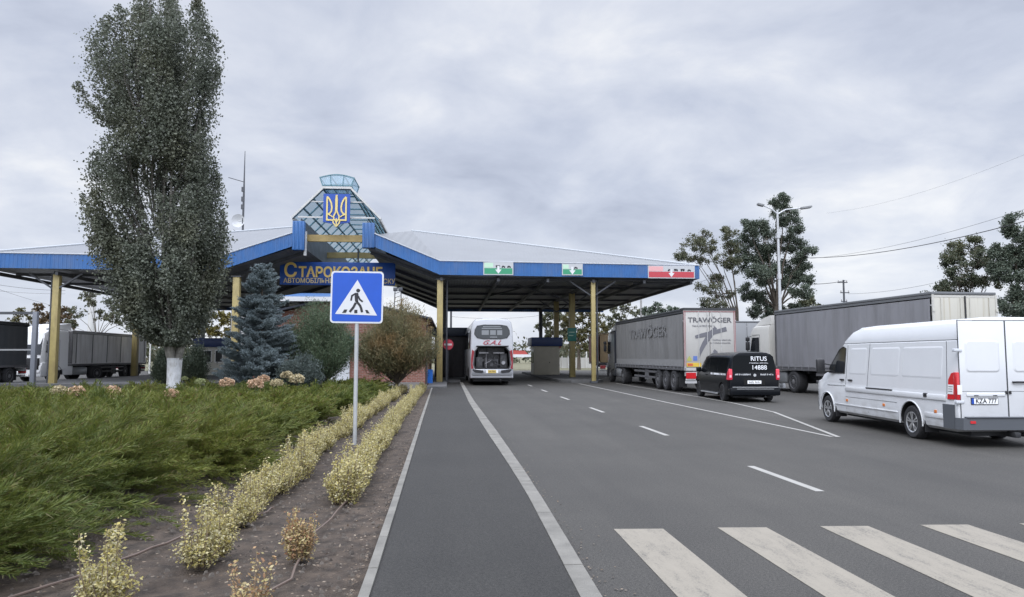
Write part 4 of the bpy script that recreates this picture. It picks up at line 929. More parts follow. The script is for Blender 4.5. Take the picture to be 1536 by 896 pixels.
# --- trailers and tractors ---
def trailer(name, label, rear_left, hd, Lg, curtain, rail, H=4.0, W=2.55, zf=1.22, rear='frame', axles=True, door_m=None, wheels=True, guard=True, group=None, hooks=True):
    """origin under rear centre; y forward"""
    ox, oy, _ = place(rear_left, (-W/2, 0), hd)
    t = thing(name, label, 'trailer', (ox,oy,0), -hd, group)
    h = W/2
    # curtain sides: slightly wavy cloth
    m = MB(); rr = random.Random(len(label)); n = int(Lg/.2)
    for sg in (-1,1):
        vs = []; 
        for i in range(n+1):
            y = .12+(Lg-.24)*i/n; fold = .016*math.sin(i*1.9)+.014*math.sin(i*.63+1)+rr.uniform(-.004,.004)
            for k_ in range(6):
                z = zf-.02+(H-.22-zf)*k_/5; bul = .018*math.sin(PI*k_/5); vs.append((sg*(h-.02+bul+fold*(.5+.5*k_/5 if k_<5 else .2)), y, z))
        m.add(vs, [(i*6+k_,(i+1)*6+k_,(i+1)*6+k_+1,i*6+k_+1) for i in range(n) for k_ in range(5)])
    ob('curtain_side', m, curtain, t, smooth=60)
    m = MB(); m.box(-h,h,0.02,Lg,H-.10,H,bev=.02); m.box(-h+.01,h-.01,.05,Lg-.02,H-.2,H-.11)
    ob('roof', m, rail, t)
    m = MB(); m.box(-h,h,0,Lg,zf-.16,zf-.03); ob('floor_frame', m, M('frame_dark_grey', (.09,.09,.095), .6, var=.2), t)
    if hooks:
        m = MB()
        for sg in (-1,1):
            for i in range(int(Lg/.6)):
                y = .3+i*.6; x_ = sg*(h+.012); m.box(x_-.008,x_+.008,y,y+.04,zf-.10,zf+.16)
            x_ = sg*(h+.008); m.box(x_-.006,x_+.006,.1,Lg-.1,zf+.02,zf+.05)
        ob('curtain_strap', m, M('strap_grey', (.20,.20,.21), .7), t, smooth=0)
    m = MB(); m.box(-h+.005,h-.005,Lg-.06,Lg,zf,H-.1); ob('headboard', m, M('frame_dark_grey',(.1,.1,.1)), t)
    # chassis
    m = MB(); m.box(-.55,-.38,.3,Lg-.2,.78,zf-.16); m.box(.38,.55,.3,Lg-.2,.78,zf-.16)
    for i in range(5): m.box(-1.1,1.1,1+i*Lg/6,1.1+i*Lg/6,zf-.30,zf-.165)
    for x_ in (-.8,.7): m.box(x_,x_+.1,Lg*.72,Lg*.72+.12,.25,zf-.165)
    ob('chassis', m, chassis, t, smooth=0)
    if guard:
        m = MB()
        for sg in (-1,1):
            x0_, x1_ = sorted((sg*(h-.08),sg*(h-.04)))
            m = MB()
            for z in (.55,.85): m.box(x0_,x1_,4.6,Lg*.68,z,z+.11)
            m.box(x0_,x1_,6.2,6.9,.45,1.0)
            ob('side_guard', m, M('guard_grey', (.10,.10,.105), .6), t, smooth=0)
    if wheels:
        for i in range(3):
            for sg in (-1,1): wheel(t, sg*(h-.02), 1.75+i*1.31, .52, .36, sg, rim_m=M('rim_grey', (.16,.16,.165), .5, .3), style='rear')
        m = MB()
        for i in range(3):
            m.tube([(-1,1.75+i*1.31,.52),(1,1.75+i*1.31,.52)], .07, 8)
            for sg in (-1,1):
                pts = [(sg*(h-.2),1.75+i*1.31+.6*math.cos(R_(a)),.52+.58*math.sin(R_(a))) for a in range(20,161,20)]
                for a, b in zip(pts, pts[1:]): m.bar(a,b,.34,.015)
        for sg in (-1,1): x0_, x1_ = sorted((sg*.82,sg*1.2)); m.box(x0_,x1_,.98,1.0,.25,.95)
        ob('axle_set', m, chassis, t, smooth=0)
    # rear underrun bar with lamps
    m = MB(); m.box(-1.2,1.2,.05,.15,.45,.58); m.box(-1.2,1.2,.02,.2,.80,1.0); ob('underrun_bar', m, M('bar_pale', (.45,.45,.45), .5), t)
    for sg in (-1,1):
        m = MB(); x0_, x1_ = sorted((sg*.72,sg*1.20)); m.box(x0_,x1_,-.03,.019,.68,.96); ob('tail_lamp', m, redlens, t)
        m = MB(); x0_, x1_ = sorted((sg*.72,sg*1.20)); m.box(x0_,x1_,.02,.05,.60,.68); ob('marker_board', m, plate_w, t)
    if door_m:
        m = MB(); m.box(-h+.08,-.012,-.008,.02,zf,H-.12,bev=.006); m.box(.012,h-.08,-.008,.02,zf,H-.12,bev=.006); ob('rear_door', m, door_m, t)
    return t
dkrail = M('trailer_dark_rail', (.035,.037,.04), .6)
grey_c = M('curtain_grey', (.185,.184,.182), .5, var=.07, scale=.9, grime=((.085,.083,.08),.6,(1,2.4,.28)))
# grey curtain truck with lettering
LGT = 13.5
tw = trailer('semi_trailer', 'grey curtain sided trailer with lettered pale rear doors and maroon edging', (11.02,34.3), R_(-.9), LGT, grey_c, dkrail, door_m=M('door_pale_grey', (.40,.39,.365), .45, var=.05, scale=2))
h = 1.275
m = MB()
for x0_ in (-h,h-.085): m.box(x0_,x0_+.085,-.014,.03,1.05,3.92)
m.box(-h+.09,h-.09,-.014,.03,3.82,3.92); m.box(-h,h,-.014,.03,1.05,1.2); ob('rear_frame', m, M('frame_white', (.42,.41,.395), .5), tw, smooth=0)
mar = M('maroon', (.22,.03,.035), .5); m = MB()
for x0_ in (-h+.005,h-.03,-h+.065,h-.09): m.box(x0_,x0_+.022,-.019,-.0145,1.25,3.9)
m.box(-h+.03,h-.03,-.0195,-.015,3.835,3.865); ob('maroon_edging', m, mar, tw, smooth=0)
m = MB(); m.box(-h,h,-.05,.5,3.93,4.03); ob('roof_flap', m, dkrail, tw)
lg_d = M('letter_dark_grey', (.085,.085,.095), .5); lg_g = M('letter_mid_grey', (.13,.13,.145), .5)
text('TRAWÖGER', .33, lg_d, tw, (0,-.016,3.44), bold=.02, sx=1.16, ext=.003)
scribble(tw, lg_g, -.85, .25, 3.17, .09, -.016)
scribble(tw, lg_g, .10, 1.02, 2.50, .075, -.016)
scribble(tw, lg_g, .02, 1.02, 2.36, .07, -.016)
m = MB()
def ribbon(mb, pts, wds, y):
    L_, R2 = [], []
    for i, p in enumerate(pts):
        a = Vector(pts[max(0,i-1)]); b = Vector(pts[min(len(pts)-1,i+1)]); d = (b-a).normalized(); nn = Vector((-d.y,d.x)); L_.append(Vector(p)+nn*wds[i]/2); R2.append(Vector(p)-nn*wds[i]/2)
    for i in range(len(pts)-1): mb.prism([tuple(L_[i]),tuple(R2[i]),tuple(R2[i+1]),tuple(L_[i+1])], y, y+.004, 'y')
ribbon(m, [(.30,3.10),(.12,2.86),(-.08,2.62),(-.30,2.30),(-.46,2.0),(-.52,1.82),(-.55,1.62)], [.14,.26,.26,.22,.18,.12,.04], -.016)
ribbon(m, [(-.72,2.64),(-.40,2.72),(.10,2.84),(.55,2.96),(.82,3.03)], [.14,.2,.2,.2,.22], -.0205)
ribbon(m, [(-.02,1.62),(.16,1.84),(.30,2.00)], [.10,.2,.22], -.016)
ob('swoosh_mark', m, lg_g, tw, smooth=0)
ylw = M('sticker_yellow', (.60,.42,.05), .5)
m = MB(); m.box(-1.16,-.45,-.017,-.012,1.24,1.42); ob('reflective_strip', m, ylw, tw, smooth=0)
m = MB(); m.box(-1.12,-.86,-.020,-.0175,1.27,1.39); ob('red_patch', m, M('sticker_red', (.5,.1,.04), .5), tw, smooth=0)
m = MB(); m.prism([(-1.14,1.50),(-.92,1.50),(-.92,1.58),(-1.03,1.76),(-1.14,1.58)], -.017, -.012, 'y'); ob('yellow_sticker', m, M('sticker_green_yellow', (.35,.36,.10), .5), tw, smooth=0)
m = MB(); m.box(-.84,-.64,-.017,-.012,1.52,1.74); ob('blue_sticker', m, M('sticker_blue', (.10,.16,.40), .5), tw, smooth=0)
m = MB()
for x_ in (-.55,-.12,.12,.55): m.tube([(x_,-.03,1.2),(x_,-.03,3.85)], .014, 6)
ob('lock_rod', m, M('rod_grey', (.46,.46,.45), .45), tw)
faded = M('curtain_letter_faded', (.165,.165,.167), .5); faded2 = M('curtain_letter_dark', (.085,.085,.09), .55)
text('TRAWÖGER', .78, faded, tw, (-h-.033,6.3,3.02), (PI/2,0,-PI/2), bold=.02, sx=1.7, ext=.004, name='faded_lettering')
m = MB(); m.box(-h-.012,-h+.0,.15,LGT-.15,1.24,1.58); ob('side_board', m, M('side_board_pale', (.22,.22,.22), .5, var=.06), tw)

def tractor(label, loc, hd, col, Hc=3.75, W=2.46, roofdef=True, group=None, sidecol=None):
    """origin: ground under cab back centre; y forward"""
    t = thing('truck_tractor', label, 'truck', loc, -hd, group); h = W/2; cm = col
    # body: lofted rounded cab
    def ring(y, w_, zb, zt):
        return [(x_*1.0, y, z) for x_, z in [(-w_,zb),(-w_,zt-.30),(-w_+.06,zt-.12),(-w_+.22,zt-.02),(0,zt),(w_-.22,zt-.02),(w_-.06,zt-.12),(w_,zt-.30),(w_,zb)]]
    m = MB(); zt = Hc-.25
    m.loft([ring(0,h,.95,zt),(ring(1.2,h,.75,zt)),(ring(1.85,h-.02,.72,zt-.05)),(ring(2.12,h-.06,.72,zt-.22)),(ring(2.22,h-.12,.72,2.65)),(ring(2.30,h-.16,.75,1.75))])
    m.box(-h+.02,h-.02,2.0,2.36,.35,1.15,bev=.08); m.box(-h,h,1.86,2.30,.40,1.3,bev=.06)
    cab = ob('cab', m, cm, t)
    if roofdef:
        m = MB(); m.loft([[(-h+.1,0.0,zt-.05),(-h+.12,0.0,zt+.42),(h-.12,0.0,zt+.42),(h-.1,0,zt-.05)],[(-h+.12,1.0,zt-.05),(-h+.2,1.0,zt+.30),(h-.2,1.0,zt+.30),(h-.12,1.0,zt-.05)],[(-h+.2,1.9,zt-.1),(-h+.3,1.85,zt+.02),(h-.3,1.85,zt+.02),(h-.2,1.9,zt-.1)]])
        ob('wind_deflector', m, cm, t, smooth=50)
    for sg in (-1,1):
        m = MB(); x0_, x1_ = sorted((sg*(h-.01),sg*(h+.008))); m.prism([(1.05,1.95),(1.05,2.72),(1.8,2.72),(2.06,2.02),(1.75,1.88)], x0_, x1_, 'x'); ob('side_window', m, dglass, cab, smooth=0)
        m = MB(); x_ = sg*(h+.002)
        for a, b in (((.98,1.0),(.98,2.85)),((2.0,1.2),(2.02,2.0)),((.98,1.45),(1.95,1.45)),((.98,2.85),(1.85,2.85))): m.bar((x_,a[0],a[1]),(x_,b[0],b[1]),.012,.015)
        ob('door_seam', m, seam_m, cab, smooth=0)
        m = MB(); x0_, x1_ = sorted((sg*(h+.06),sg*(h+.26))); m.box(x0_,x1_,1.95,2.10,2.05,2.50,bev=.04); m.box(x0_,x1_,1.95,2.10,2.53,2.75,bev=.04); m.tube([(sg*(h-.05),2.0,2.78),(sg*(h+.16),2.02,2.78),(sg*(h+.16),2.02,2.0),(sg*(h-.05),2.0,1.98)], .02, 6); ob('wing_mirror', m, black, t)
        m = MB(); x_ = sg*(h+.012); m.box(x_-.012,x_+.012,1.05,1.25,1.68,1.73); ob('door_handle', m, black, cab)
        wheel(t, sg*(h-.0), 1.30, .52, .32, sg, rim_m=M('rim_grey', (.16,.16,.165)), style='front'); wheel(t, sg*(h+.02), -2.3, .52, .5, sg, rim_m=M('rim_grey', (.16,.16,.165)), style='rear')
        m = MB(); pts = [(sg*(h-.15),1.30+.62*math.cos(R_(a)),.52+.62*math.sin(R_(a))) for a in range(0,181,15)]
        for a, b in zip(pts, pts[1:]): m.bar(a,b,.32,.03)
        ob('wheel_arch', m, black, t)
        m = MB(); x0_, x1_ = sorted((sg*(h-.55),sg*(h-.04))); m.box(x0_,x1_,-1.5,-.25,.42,.98,bev=.10); ob('fuel_tank', m, M('tank_grey', (.30,.31,.32), .35, .5), t)
        m = MB(); x0_, x1_ = sorted((sg*(h-.10),sg*(h-.04))); m.box(x0_,x1_,-.22,.62,.45,1.3,bev=.03); ob('side_skirt', m, cm, t)
        m = MB(); x0_, x1_ = sorted((sg*.75,sg*1.15)); m.box(x0_,x1_,2.33,2.39,.60,.80,bev=.03); ob('headlight', m, M('clear_lens',(.7,.7,.7)), t)
    m = MB(); m.add([(-h+.14,2.13,2.95),(h-.14,2.13,2.95),(h-.16,2.30,1.85),(-h+.16,2.30,1.85)],[(0,1,2,3)]); o_ = ob('windscreen', m, dglass, cab, smooth=0); o_.location = (0,.035,.0)
    m = MB(); m.box(-h+.2,h-.2,2.30,2.40,.85,1.62,bev=.03)
    for k_ in range(5): m.box(-h+.25,h-.25,2.40,2.42,.92+k_*.14,.98+k_*.14)
    ob('grille', m, black, t)
    m = MB(); m.box(-.26,.26,2.39,2.41,.42,.53); ob('number_plate', m, plate_w, t)
    m = MB(); m.box(-.5,.5,-3.4,2.0,.55,.95); m.box(-.9,.9,-.1,1.9,.5,1.0); m.tube([(-1,-2.3,.52),(1,-2.3,.52)], .09, 8); m.lathe([(.45,1.0),(.5,1.08),(0,1.1)], (0,-2.4,0), 'z', 16); ob('chassis', m, chassis, t, smooth=0)
    return t
def ahead(rear_left, hd, dist, W=2.55):
    ox, oy, _ = place(rear_left, (-W/2,0), hd); return (ox+math.sin(hd)*dist, oy+math.cos(hd)*dist, 0)
tractor('dark truck cab pulling the lettered grey trailer', ahead((11.02,34.3),R_(-.9),LGT+.7), R_(-.9), M('cab_dark', (.03,.034,.042), .35, coat=.4))
# big plain grey trailer behind the white van
hd2 = R_(-3.6); rl2 = (16.85,24.6)
cream_d = bpy.data.materials.new('door_cream'); cream_d.use_nodes = True
def streaky(m, base, stain):
    t = m.node_tree; b = t.nodes['Principled BSDF']; co = t.nodes.new('ShaderNodeTexCoord'); mp = t.nodes.new('ShaderNodeMapping'); mp.inputs['Scale'].default_value = (9,1,.35); t.links.new(co.outputs['Object'], mp.inputs[0])
    n = t.nodes.new('ShaderNodeTexNoise'); n.inputs['Scale'].default_value = 1; n.inputs['Detail'].default_value = 4; t.links.new(mp.outputs[0], n.inputs[0]); r = t.nodes.new('ShaderNodeValToRGB'); r.color_ramp.elements[0].position = .55; r.color_ramp.elements[1].position = .78
    r.color_ramp.elements[0].color = (*base,1); r.color_ramp.elements[1].color = (*stain,1); t.links.new(n.outputs[0], r.inputs[0]); t.links.new(r.outputs[0], b.inputs['Base Color']); b.inputs['Roughness'].default_value = .5
streaky(cream_d, (.43,.415,.36), (.29,.25,.17))
tg = trailer('semi_trailer', 'long plain grey curtain sided trailer with cream rear doors behind the white van', rl2, hd2, 11.2, M('curtain_plain_grey', (.21,.21,.222), .5, var=.05, scale=.8, grime=((.11,.108,.105),.6,(1,2.6,.25))), M('rail_grey', (.12,.125,.13), .5), door_m=cream_d)
m = MB(); m.box(-.03,.03,-.03,-.009,1.25,3.85); ob('door_gasket', m, black, tg, smooth=0)
m = MB()
for x0_ in (-h,h-.075): m.box(x0_,x0_+.075,-.014,.03,1.05,3.9)
m.box(-h+.08,h-.08,-.014,.03,3.80,3.88); ob('rear_frame', m, M('cream_frame', (.45,.44,.40), .5), tg, smooth=0)
m = MB()
for x_ in (-.18,.18,-.95,.95): m.tube([(x_,-.03,1.2),(x_,-.03,3.8)], .016, 6)
for x_ in (-h+.03,h-.03):
    for z_ in (1.6,2.4,3.3): m.box(x_-.04,x_+.04,-.04,-.015,z_,z_+.10)
ob('lock_rod', m, M('rod_cream', (.48,.47,.42), .5), tg)
tractor('white truck cab pulling the plain grey trailer', ahead(rl2,hd2,11.9), hd2, M('cab_white', (.50,.49,.455), .4, var=.03), Hc=3.65)
# plain trailer further up the queue
trailer('semi_trailer', 'plain grey trailer far up the queue seen past the white cab', (17.75,46.2), R_(-1.5), 13.0, M('curtain_far_grey', (.20,.205,.21), .5), M('rail_grey', (0,0,0)), hooks=False, door_m=M('door_far_grey', (.22,.225,.23), .5))
# orange-beige truck waiting beyond the canopy
trailer('box_trailer', 'beige box trailer with red side at the head of the queue', (12.75,63.0), R_(-1.0), 4.4, M('curtain_red', (.40,.05,.05), .5), M('rail_beige', (.45,.38,.26), .5), H=3.75, hooks=False, wheels=False, guard=False, door_m=M('door_beige', (.50,.36,.20), .5, var=.08))
_bt = [o for o in bpy.data.objects if o.get('category') == 'trailer'][-1]
for sg in (-1,1):
    for yy_ in (1.3,2.6): wheel(_bt, sg*1.25, yy_, .5, .34, sg, rim_m=M('rim_grey', (.16,.16,.165)), style='rear')
# trucks on the far left
hd3 = R_(180-2.5)
def facing_left_queue(px, D, label_t, label_c, curt, rail, cabm, Lg, H=3.85, cab=True):
    pass
hdl = R_(178.5); Lr = 13.6; dv_ = Vector((math.sin(hdl), math.cos(hdl), 0))
fc = AD(106,573,51.5)                                             # front corner of the trailer on our side
rlx, rly = fc.x-dv_.x*Lr, fc.y-dv_.y*Lr
hdc = R_(200); cc = AD(63,573,49.6)                                # the cab is turned to the left
tractor('white truck cab facing us beyond the left canopy columns', place((cc.x,cc.y), (-1.2,2.2), hdc), hdc, M('cab_white_cool', (.80,.81,.82), .35, coat=.2), Hc=3.85)
tl = trailer('semi_trailer', 'pale grey panelled trailer behind the white cab on the left', (rlx,rly), hdl, Lr, M('panel_silver_grey', (.82,.82,.83), .45, var=.06, scale=1.2, grime=((.35,.33,.30),.6,(1,2,.3))), M('rail_silver', (.45,.45,.46), .5), H=3.55, hooks=False)
for sg in (-1,1):
    for i in range(6): m = MB(); x_ = sg*1.30; m.box(x_-.012,x_+.012,.5+i*2.5,.56+i*2.5,1.25,3.35); ob('side_post', m, M('post_dark_grey', (.10,.10,.105), .5), tl, smooth=0)
e_ = AD(40,574,47.2); hd5 = R_(181.5); rcx, rcy = e_.x-1.275, e_.y
trailer('semi_trailer', 'dark grey trailer cut by the left edge of the photo', (rcx+1.275,rcy), hd5, 13.0, M('curtain_charcoal', (.040,.045,.052), .5, var=.1), dkrail, H=3.85, hooks=False, door_m=M('door_charcoal', (.045,.05,.055), .5))

# --- white coach with its engine cover open ---
cw = M('coach_white', (.42,.43,.45), .3, coat=.3, var=.03); cg = M('coach_silver', (.34,.35,.37), .35, .4); cred = M('coach_red', (.25,.022,.03), .35)
def coach(loc, rz):
    t = thing('coach', 'tall white coach seen from behind with its engine bay open', 'coach', loc, rz)
    W, H, Lg = 1.275, 4.02, 12.6
    def ring(y, sc_, top, zb=.42):
        return [(-W*sc_,y,zb),(-W*sc_,y,1.2),(-W*sc_+.005,y,2.4),(-W*sc_+.04,y,top-.62),(-W*sc_+.12,y,top-.25),(-W*sc_+.30,y,top-.07),(-.45,y,top),(.45,y,top),(W*sc_-.30,y,top-.07),(W*sc_-.12,y,top-.25),(W*sc_-.04,y,top-.62),(W*sc_-.005,y,2.4),(W*sc_,y,1.2),(W*sc_,y,zb)]
    m = MB(); m.loft([ring(0,.955,H-.16,.52),ring(.03,.985,H-.08,.46),ring(.14,1.0,H-.02),ring(.5,1,H),ring(Lg-.6,1,H),ring(Lg-.15,.99,H-.15),ring(Lg,.93,H-.5)])
    me = m.mesh('body', [cw, well], 35); o = bpy.data.objects.new('t', me); C.objects.link(o)
    c_ = MB(); c_.prism([(-1.0,1.05),(1.0,1.05),(1.08,1.25),(1.0,2.05),(.75,2.28),(-.75,2.28),(-1.0,2.05),(-1.08,1.25)], -.5, .95, 'y', mi=1)
    cuts = [c_]
    for y_ in (3.2,4.6,10.2):
        q_ = MB(); q_.lathe([(.58,-2),(.58,2)], (0,y_,.52), 'x', 28, mi=1); cuts.append(q_)
    tmp = []
    for q_ in cuts:
        c = bpy.data.objects.new('c', q_.mesh('c',[cw,well],0)); C.objects.link(c); tmp.append(c); md = o.modifiers.new('b','BOOLEAN'); md.object = c; md.solver = 'EXACT'
    bpy.context.view_layer.update(); res = bpy.data.meshes.new_from_object(o.evaluated_get(bpy.context.evaluated_depsgraph_get()))
    for c in tmp+[o]: bpy.data.objects.remove(c)
    res.set_sharp_from_angle(angle=R_(35)); body = link('body', res, t)
    # rear window
    wp = [(-.86,3.52),(-1.0,3.30),(-1.02,3.05),(-.86,2.84),(-.5,2.78),(.5,2.78),(.86,2.84),(1.02,3.05),(1.0,3.30),(.86,3.52),(.5,3.58),(-.5,3.58)]
    m = MB(); m.prism([(x*1.04,3.18+(z-3.18)*1.08) for x,z in wp], -.022, .02, 'y'); wo = ob('rear_window', m, black, t, smooth=0)
    m = MB(); m.prism(wp, -.028, -.023, 'y'); ob('pane', m, M('coach_glass', (.035,.04,.045), .12), wo, smooth=0)
    # blurred posters behind the glass
    pm = M('window_notice', (.20,.21,.22), .6); m = MB()
    for x0_, x1_, z0_, z1_ in ((-.62,.58,3.36,3.42),(-.55,.5,3.47,3.52),(-.62,-.2,3.0,3.28),(-.12,.22,3.0,3.28),(.3,.6,3.0,3.28),(-.12,.3,2.84,2.9)): m.box(x0_,x1_,-.033,-.029,z0_,z1_)
    ob('window_notice', m, pm, wo, smooth=0)
    text('G.A.L', .36, M('letter_red', (.34,.02,.04), .4), t, (-.04,-.016,2.54), (PI/2,0,0), bold=.003, ext=.012, shear=.5, sx=1.35)
    # raised cover edge and red side panels
    m = MB(); ep = [(-1.0,1.02),(1.0,1.02),(1.08,1.25),(1.0,2.05),(.75,2.30),(-.75,2.30),(-1.0,2.05),(-1.08,1.25)]
    stroke(m, ep, .07, -.045, .06, closed=True); ob('engine_bay_edge', m, black, t, smooth=0)
    m = MB(); m.box(-.95,.95,-.62,.0,2.30,2.36,bev=.02); ob('engine_cover', m, M('cover_dark', (.03,.03,.032), .5), t)
    for sg in (-1,1):
        m = MB(); m.prism([(sg*1.235,.98),(sg*1.10,1.02),(sg*1.16,1.3),(sg*1.05,2.04),(sg*1.19,2.12),(sg*1.248,1.6)], -.045, .05, 'y'); ob('tail_lamp', m, cred, t, smooth=0)
        m = MB(); m.prism([(sg*1.16,.98),(sg*.55,.90),(sg*.50,.78),(sg*.62,.74),(sg*1.02,.78),(sg*1.16,.90)], -.085, -.06, 'y'); ob('bumper_grille', m, black, t, smooth=0)
        for y_, st_ in ((3.2,'rear'),(4.6,'rear'),(10.2,'front')): wheel(t, sg*1.235, y_, .50, .32, sg, rim_m=M('rim_grey', (.16,.16,.165)), style=st_)
        m = MB(); x0_, x1_ = sorted((sg*(W-.012),sg*(W+.006))); m.box(x0_,x1_,.7,Lg-.8,2.2,3.3,bev=.003); ob('side_window', m, dglass, body)
    # engine
    eng = M('engine_metal', (.10,.10,.105), .5, .5, var=.3, scale=8); m = MB()
    m.box(-.8,.8,.75,.93,1.0,2.25); m.box(-.45,.4,.35,.8,1.05,1.6,bev=.05); m.box(-.95,-.55,.3,.8,1.0,1.7,bev=.04); m.box(.5,.95,.3,.8,1.05,1.9,bev=.04)
    m.tube([(-.3,.3,1.1),(-.3,.2,1.7),(-.28,.35,2.1)], .035, 8); m.tube([(-.3,.25,1.35),(.0,.15,1.5),(.3,.3,1.4)], .045, 8); m.tube([(.5,.25,1.2),(.2,.2,1.3),(.1,.3,1.75)], .03, 8)
    m.lathe([(.16,.28),(.16,.36),(0,.36)], (.72,0,1.35), 'y', 16); m.lathe([(.12,.28),(.12,.36),(0,.36)], (-.02,0,1.25), 'y', 16); m.lathe([(.09,.25),(.09,.33),(0,.33)], (-.55,0,1.5), 'y', 14)
    ob('engine', m, eng, t)
    m = MB(); m.tube([(-.34,.12,1.05),(-.34,.1,1.95)], .02, 6); m.lathe([(.11,.20),(.11,.26),(0,.26)], (.7,0,1.35), 'y', 14); m.tube([(-.4,.15,1.3),(-.15,.1,1.42),(-.05,.12,1.5)], .022, 6); m.box(-.75,-.2,.25,.3,1.9,1.98); m.box(.1,.75,.25,.3,1.9,1.97); ob('bright_pipe', m, M('pipe_bright', (.4,.4,.42), .4, .4), t)
    m = MB(); m.box(-1.24,1.24,-.06,.4,.58,1.0,bev=.10); ob('rear_bumper', m, cg, t)
    m = MB(); m.box(-.36,.36,-.075,-.062,.74,.93); po = ob('number_plate', m, plate_w, t); m = MB(); m.box(-.24,.24,-.082,-.076,.745,.925); ob('plate_face', m, M('plate_amber', (.55,.40,.10), .5), po); scribble(po, ink, -.18, .18, .835, .09, -.084)
    m = MB(); m.box(-1.1,1.1,.3,Lg-.5,.25,.5); m.tube([(.5,0,.35),(.5,1,.35)], .06, 8); ob('underbody', m, chassis, t, smooth=0)
    for sg in (-1,1):
        m = MB(); m.tube([(sg*1.0,Lg-.1,3.2),(sg*1.5,Lg+.1,3.1),(sg*1.52,Lg+.1,2.9)], .03, 6); x0_, x1_ = sorted((sg*1.4,sg*1.62)); m.box(x0_,x1_,Lg,Lg+.14,2.35,2.95,bev=.04); ob('wing_mirror', m, black, t)
    return t
coach((2.46,44.0,0), R_(.6))
# open flap sticking out on the left of the coach
# ---------------- trees ----------------
bark = M('bark', (.085,.07,.055), .9, var=.35, scale=6, bump=.6, bscale=25)
bark_g = M('bark_grey', (.13,.12,.105), .9, var=.3, scale=5, bump=.5, bscale=25)
limewash = M('limewash', (.50,.51,.52), .85, var=.12, scale=5, bump=.8, bscale=22, grime=((.20,.17,.14),.8,(9,9,3)))
def pxm(D): return D/FPX

def poplar():
    D = 27.0; k = pxm(D); base = AD(260, 575, D); base.z = 0; rng = np.random.default_rng(21)
    t = thing('poplar_tree', 'tall leafy poplar with a whitewashed trunk in the juniper bed', 'tree', base)
    Z = lambda y: CH+(YH-y)*k
    # outline: (row, left px, right px)
    OL = [(-95,205,228),(-70,190,248),(-30,172,276),(0,155,284),(30,146,306),(60,120,320),(100,109,322),(140,107,321),(175,128,319),(205,150,317),(235,128,320),(270,116,327),(310,118,334),(350,128,342),(390,140,345),(430,158,335),(465,178,322),(495,196,312),(515,220,296),(524,240,280)]
    zs = np.array([Z(o[0]) for o in OL])[::-1]; lx = np.array([(o[1]-260)*k*(1.06 if o[0] < 180 else 1.0) for o in OL])[::-1]; rx = np.array([(o[2]-260)*k*.94 for o in OL])[::-1]
    def LR(z): return np.interp(z, zs, lx), np.interp(z, zs, rx)
    rt = np.array(RIGHT); fw = np.array(FWD)
    pts = []; br = MB(); ns = 210
    for i in range(ns):
        a = math.sqrt(rng.uniform(.02,1))*.98; ph = rng.uniform(0,2*PI); u, v = a*math.cos(ph), a*math.sin(ph)
        z0 = Z(522)+rng.uniform(0,1)**1.45*(Z(20)-Z(522))*.92; ln = rng.uniform(1.6,4.2); z1 = min(z0+ln, Z(-60)+rng.uniform(-1.5,0))
        n = int(1050*(z1-z0)/3.0*rng.uniform(.7,1.2))
        if n < 20: continue
        tt = rng.uniform(0,1,n); z = z0+(z1-z0)*tt; l, r = LR(z); c, hw = (l+r)/2, (r-l)/2
        wid = .36*np.sin(PI*np.clip(tt*.84+.16,0,1))**.6+.05
        lean = u*(.78+.22*tt)
        x = c+hw*lean+rng.normal(0,1,n)*wid*.52; y = 2.15*v*np.minimum(1,hw/2.2)+rng.normal(0,1,n)*wid*.62
        az_ = np.arctan2(y, x-c); gapn = np.sin(az_*5+z*1.1+.8)+np.sin(az_*3-z*1.7+2)+.8*np.sin(z*2.3+az_*2)
        ok = (x > l) & (x < r) & ((gapn > -1.15) | (rng.uniform(0,1,n) < .12)); x, y, z = x[ok], y[ok], z[ok]
        pts.append(x[:,None]*rt+y[:,None]*fw+np.stack([0*z,0*z,z],1))
        if i % 2 == 0:
            path = []
            for q in np.linspace(0,1,6):
                zz = z0-.6+(z1-z0+.2)*q; zz = max(zz, Z(520)); l_, r_ = LR(zz); xx = (l_+r_)/2+(r_-l_)/2*u*(.35+.6*q); yy_ = 2.15*v*min(1,(r_-l_)/4.4)*(.35+.6*q)
                p = xx*rt+yy_*fw; path.append((p[0],p[1],zz))
            br.tube(path, [.045,.04,.032,.025,.016,.006], 5)
    P = np.concatenate(pts); 
    lm = leafmat('poplar_leaf', [(.082,.096,.070),(.10,.115,.084),(.12,.135,.102),(.145,.16,.125),(.105,.118,.088),(.18,.19,.165)], .28, patch=((.13,.12,.06),.55,.35))
    leaf_obj('crown', P, .080, lm, rng, t, aspect=.85)
    m = MB(); zf = Z(523)
    path = [(0,0,-.05),(0,0,.25),(.01,0,.9),(.02,.01,zf-.35)]
    m.tube(path, [.33,.25,.235,.26], 16); tr = ob('trunk', m, limewash, t)
    m = MB()
    for (dx,dy,r_) in ((-.30,.05,.13),(-.08,-.15,.14),(.18,.1,.14),(.30,-.06,.12),(.05,.25,.12)):
        a = Vector((0,0,zf-.55)); p = dx*RIGHT+dy*FWD
        m.tube([a+p*.35,a+p*.8+Vector((0,0,.45)),a+p*1.2+Vector((0,0,.9)),a+p*1.7+Vector((0,0,2.3)),a+p*2.2+Vector((0,0,5.5)),a+p*2.4+Vector((0,0,9))], [r_*1.05,r_,r_*.85,r_*.62,r_*.35,.03], 8)
    ob('limb', m, M('limb_bark', (.20,.19,.17), .9, var=.35, scale=5), t)
    ob('branches', br, bark_g, t)
poplar()

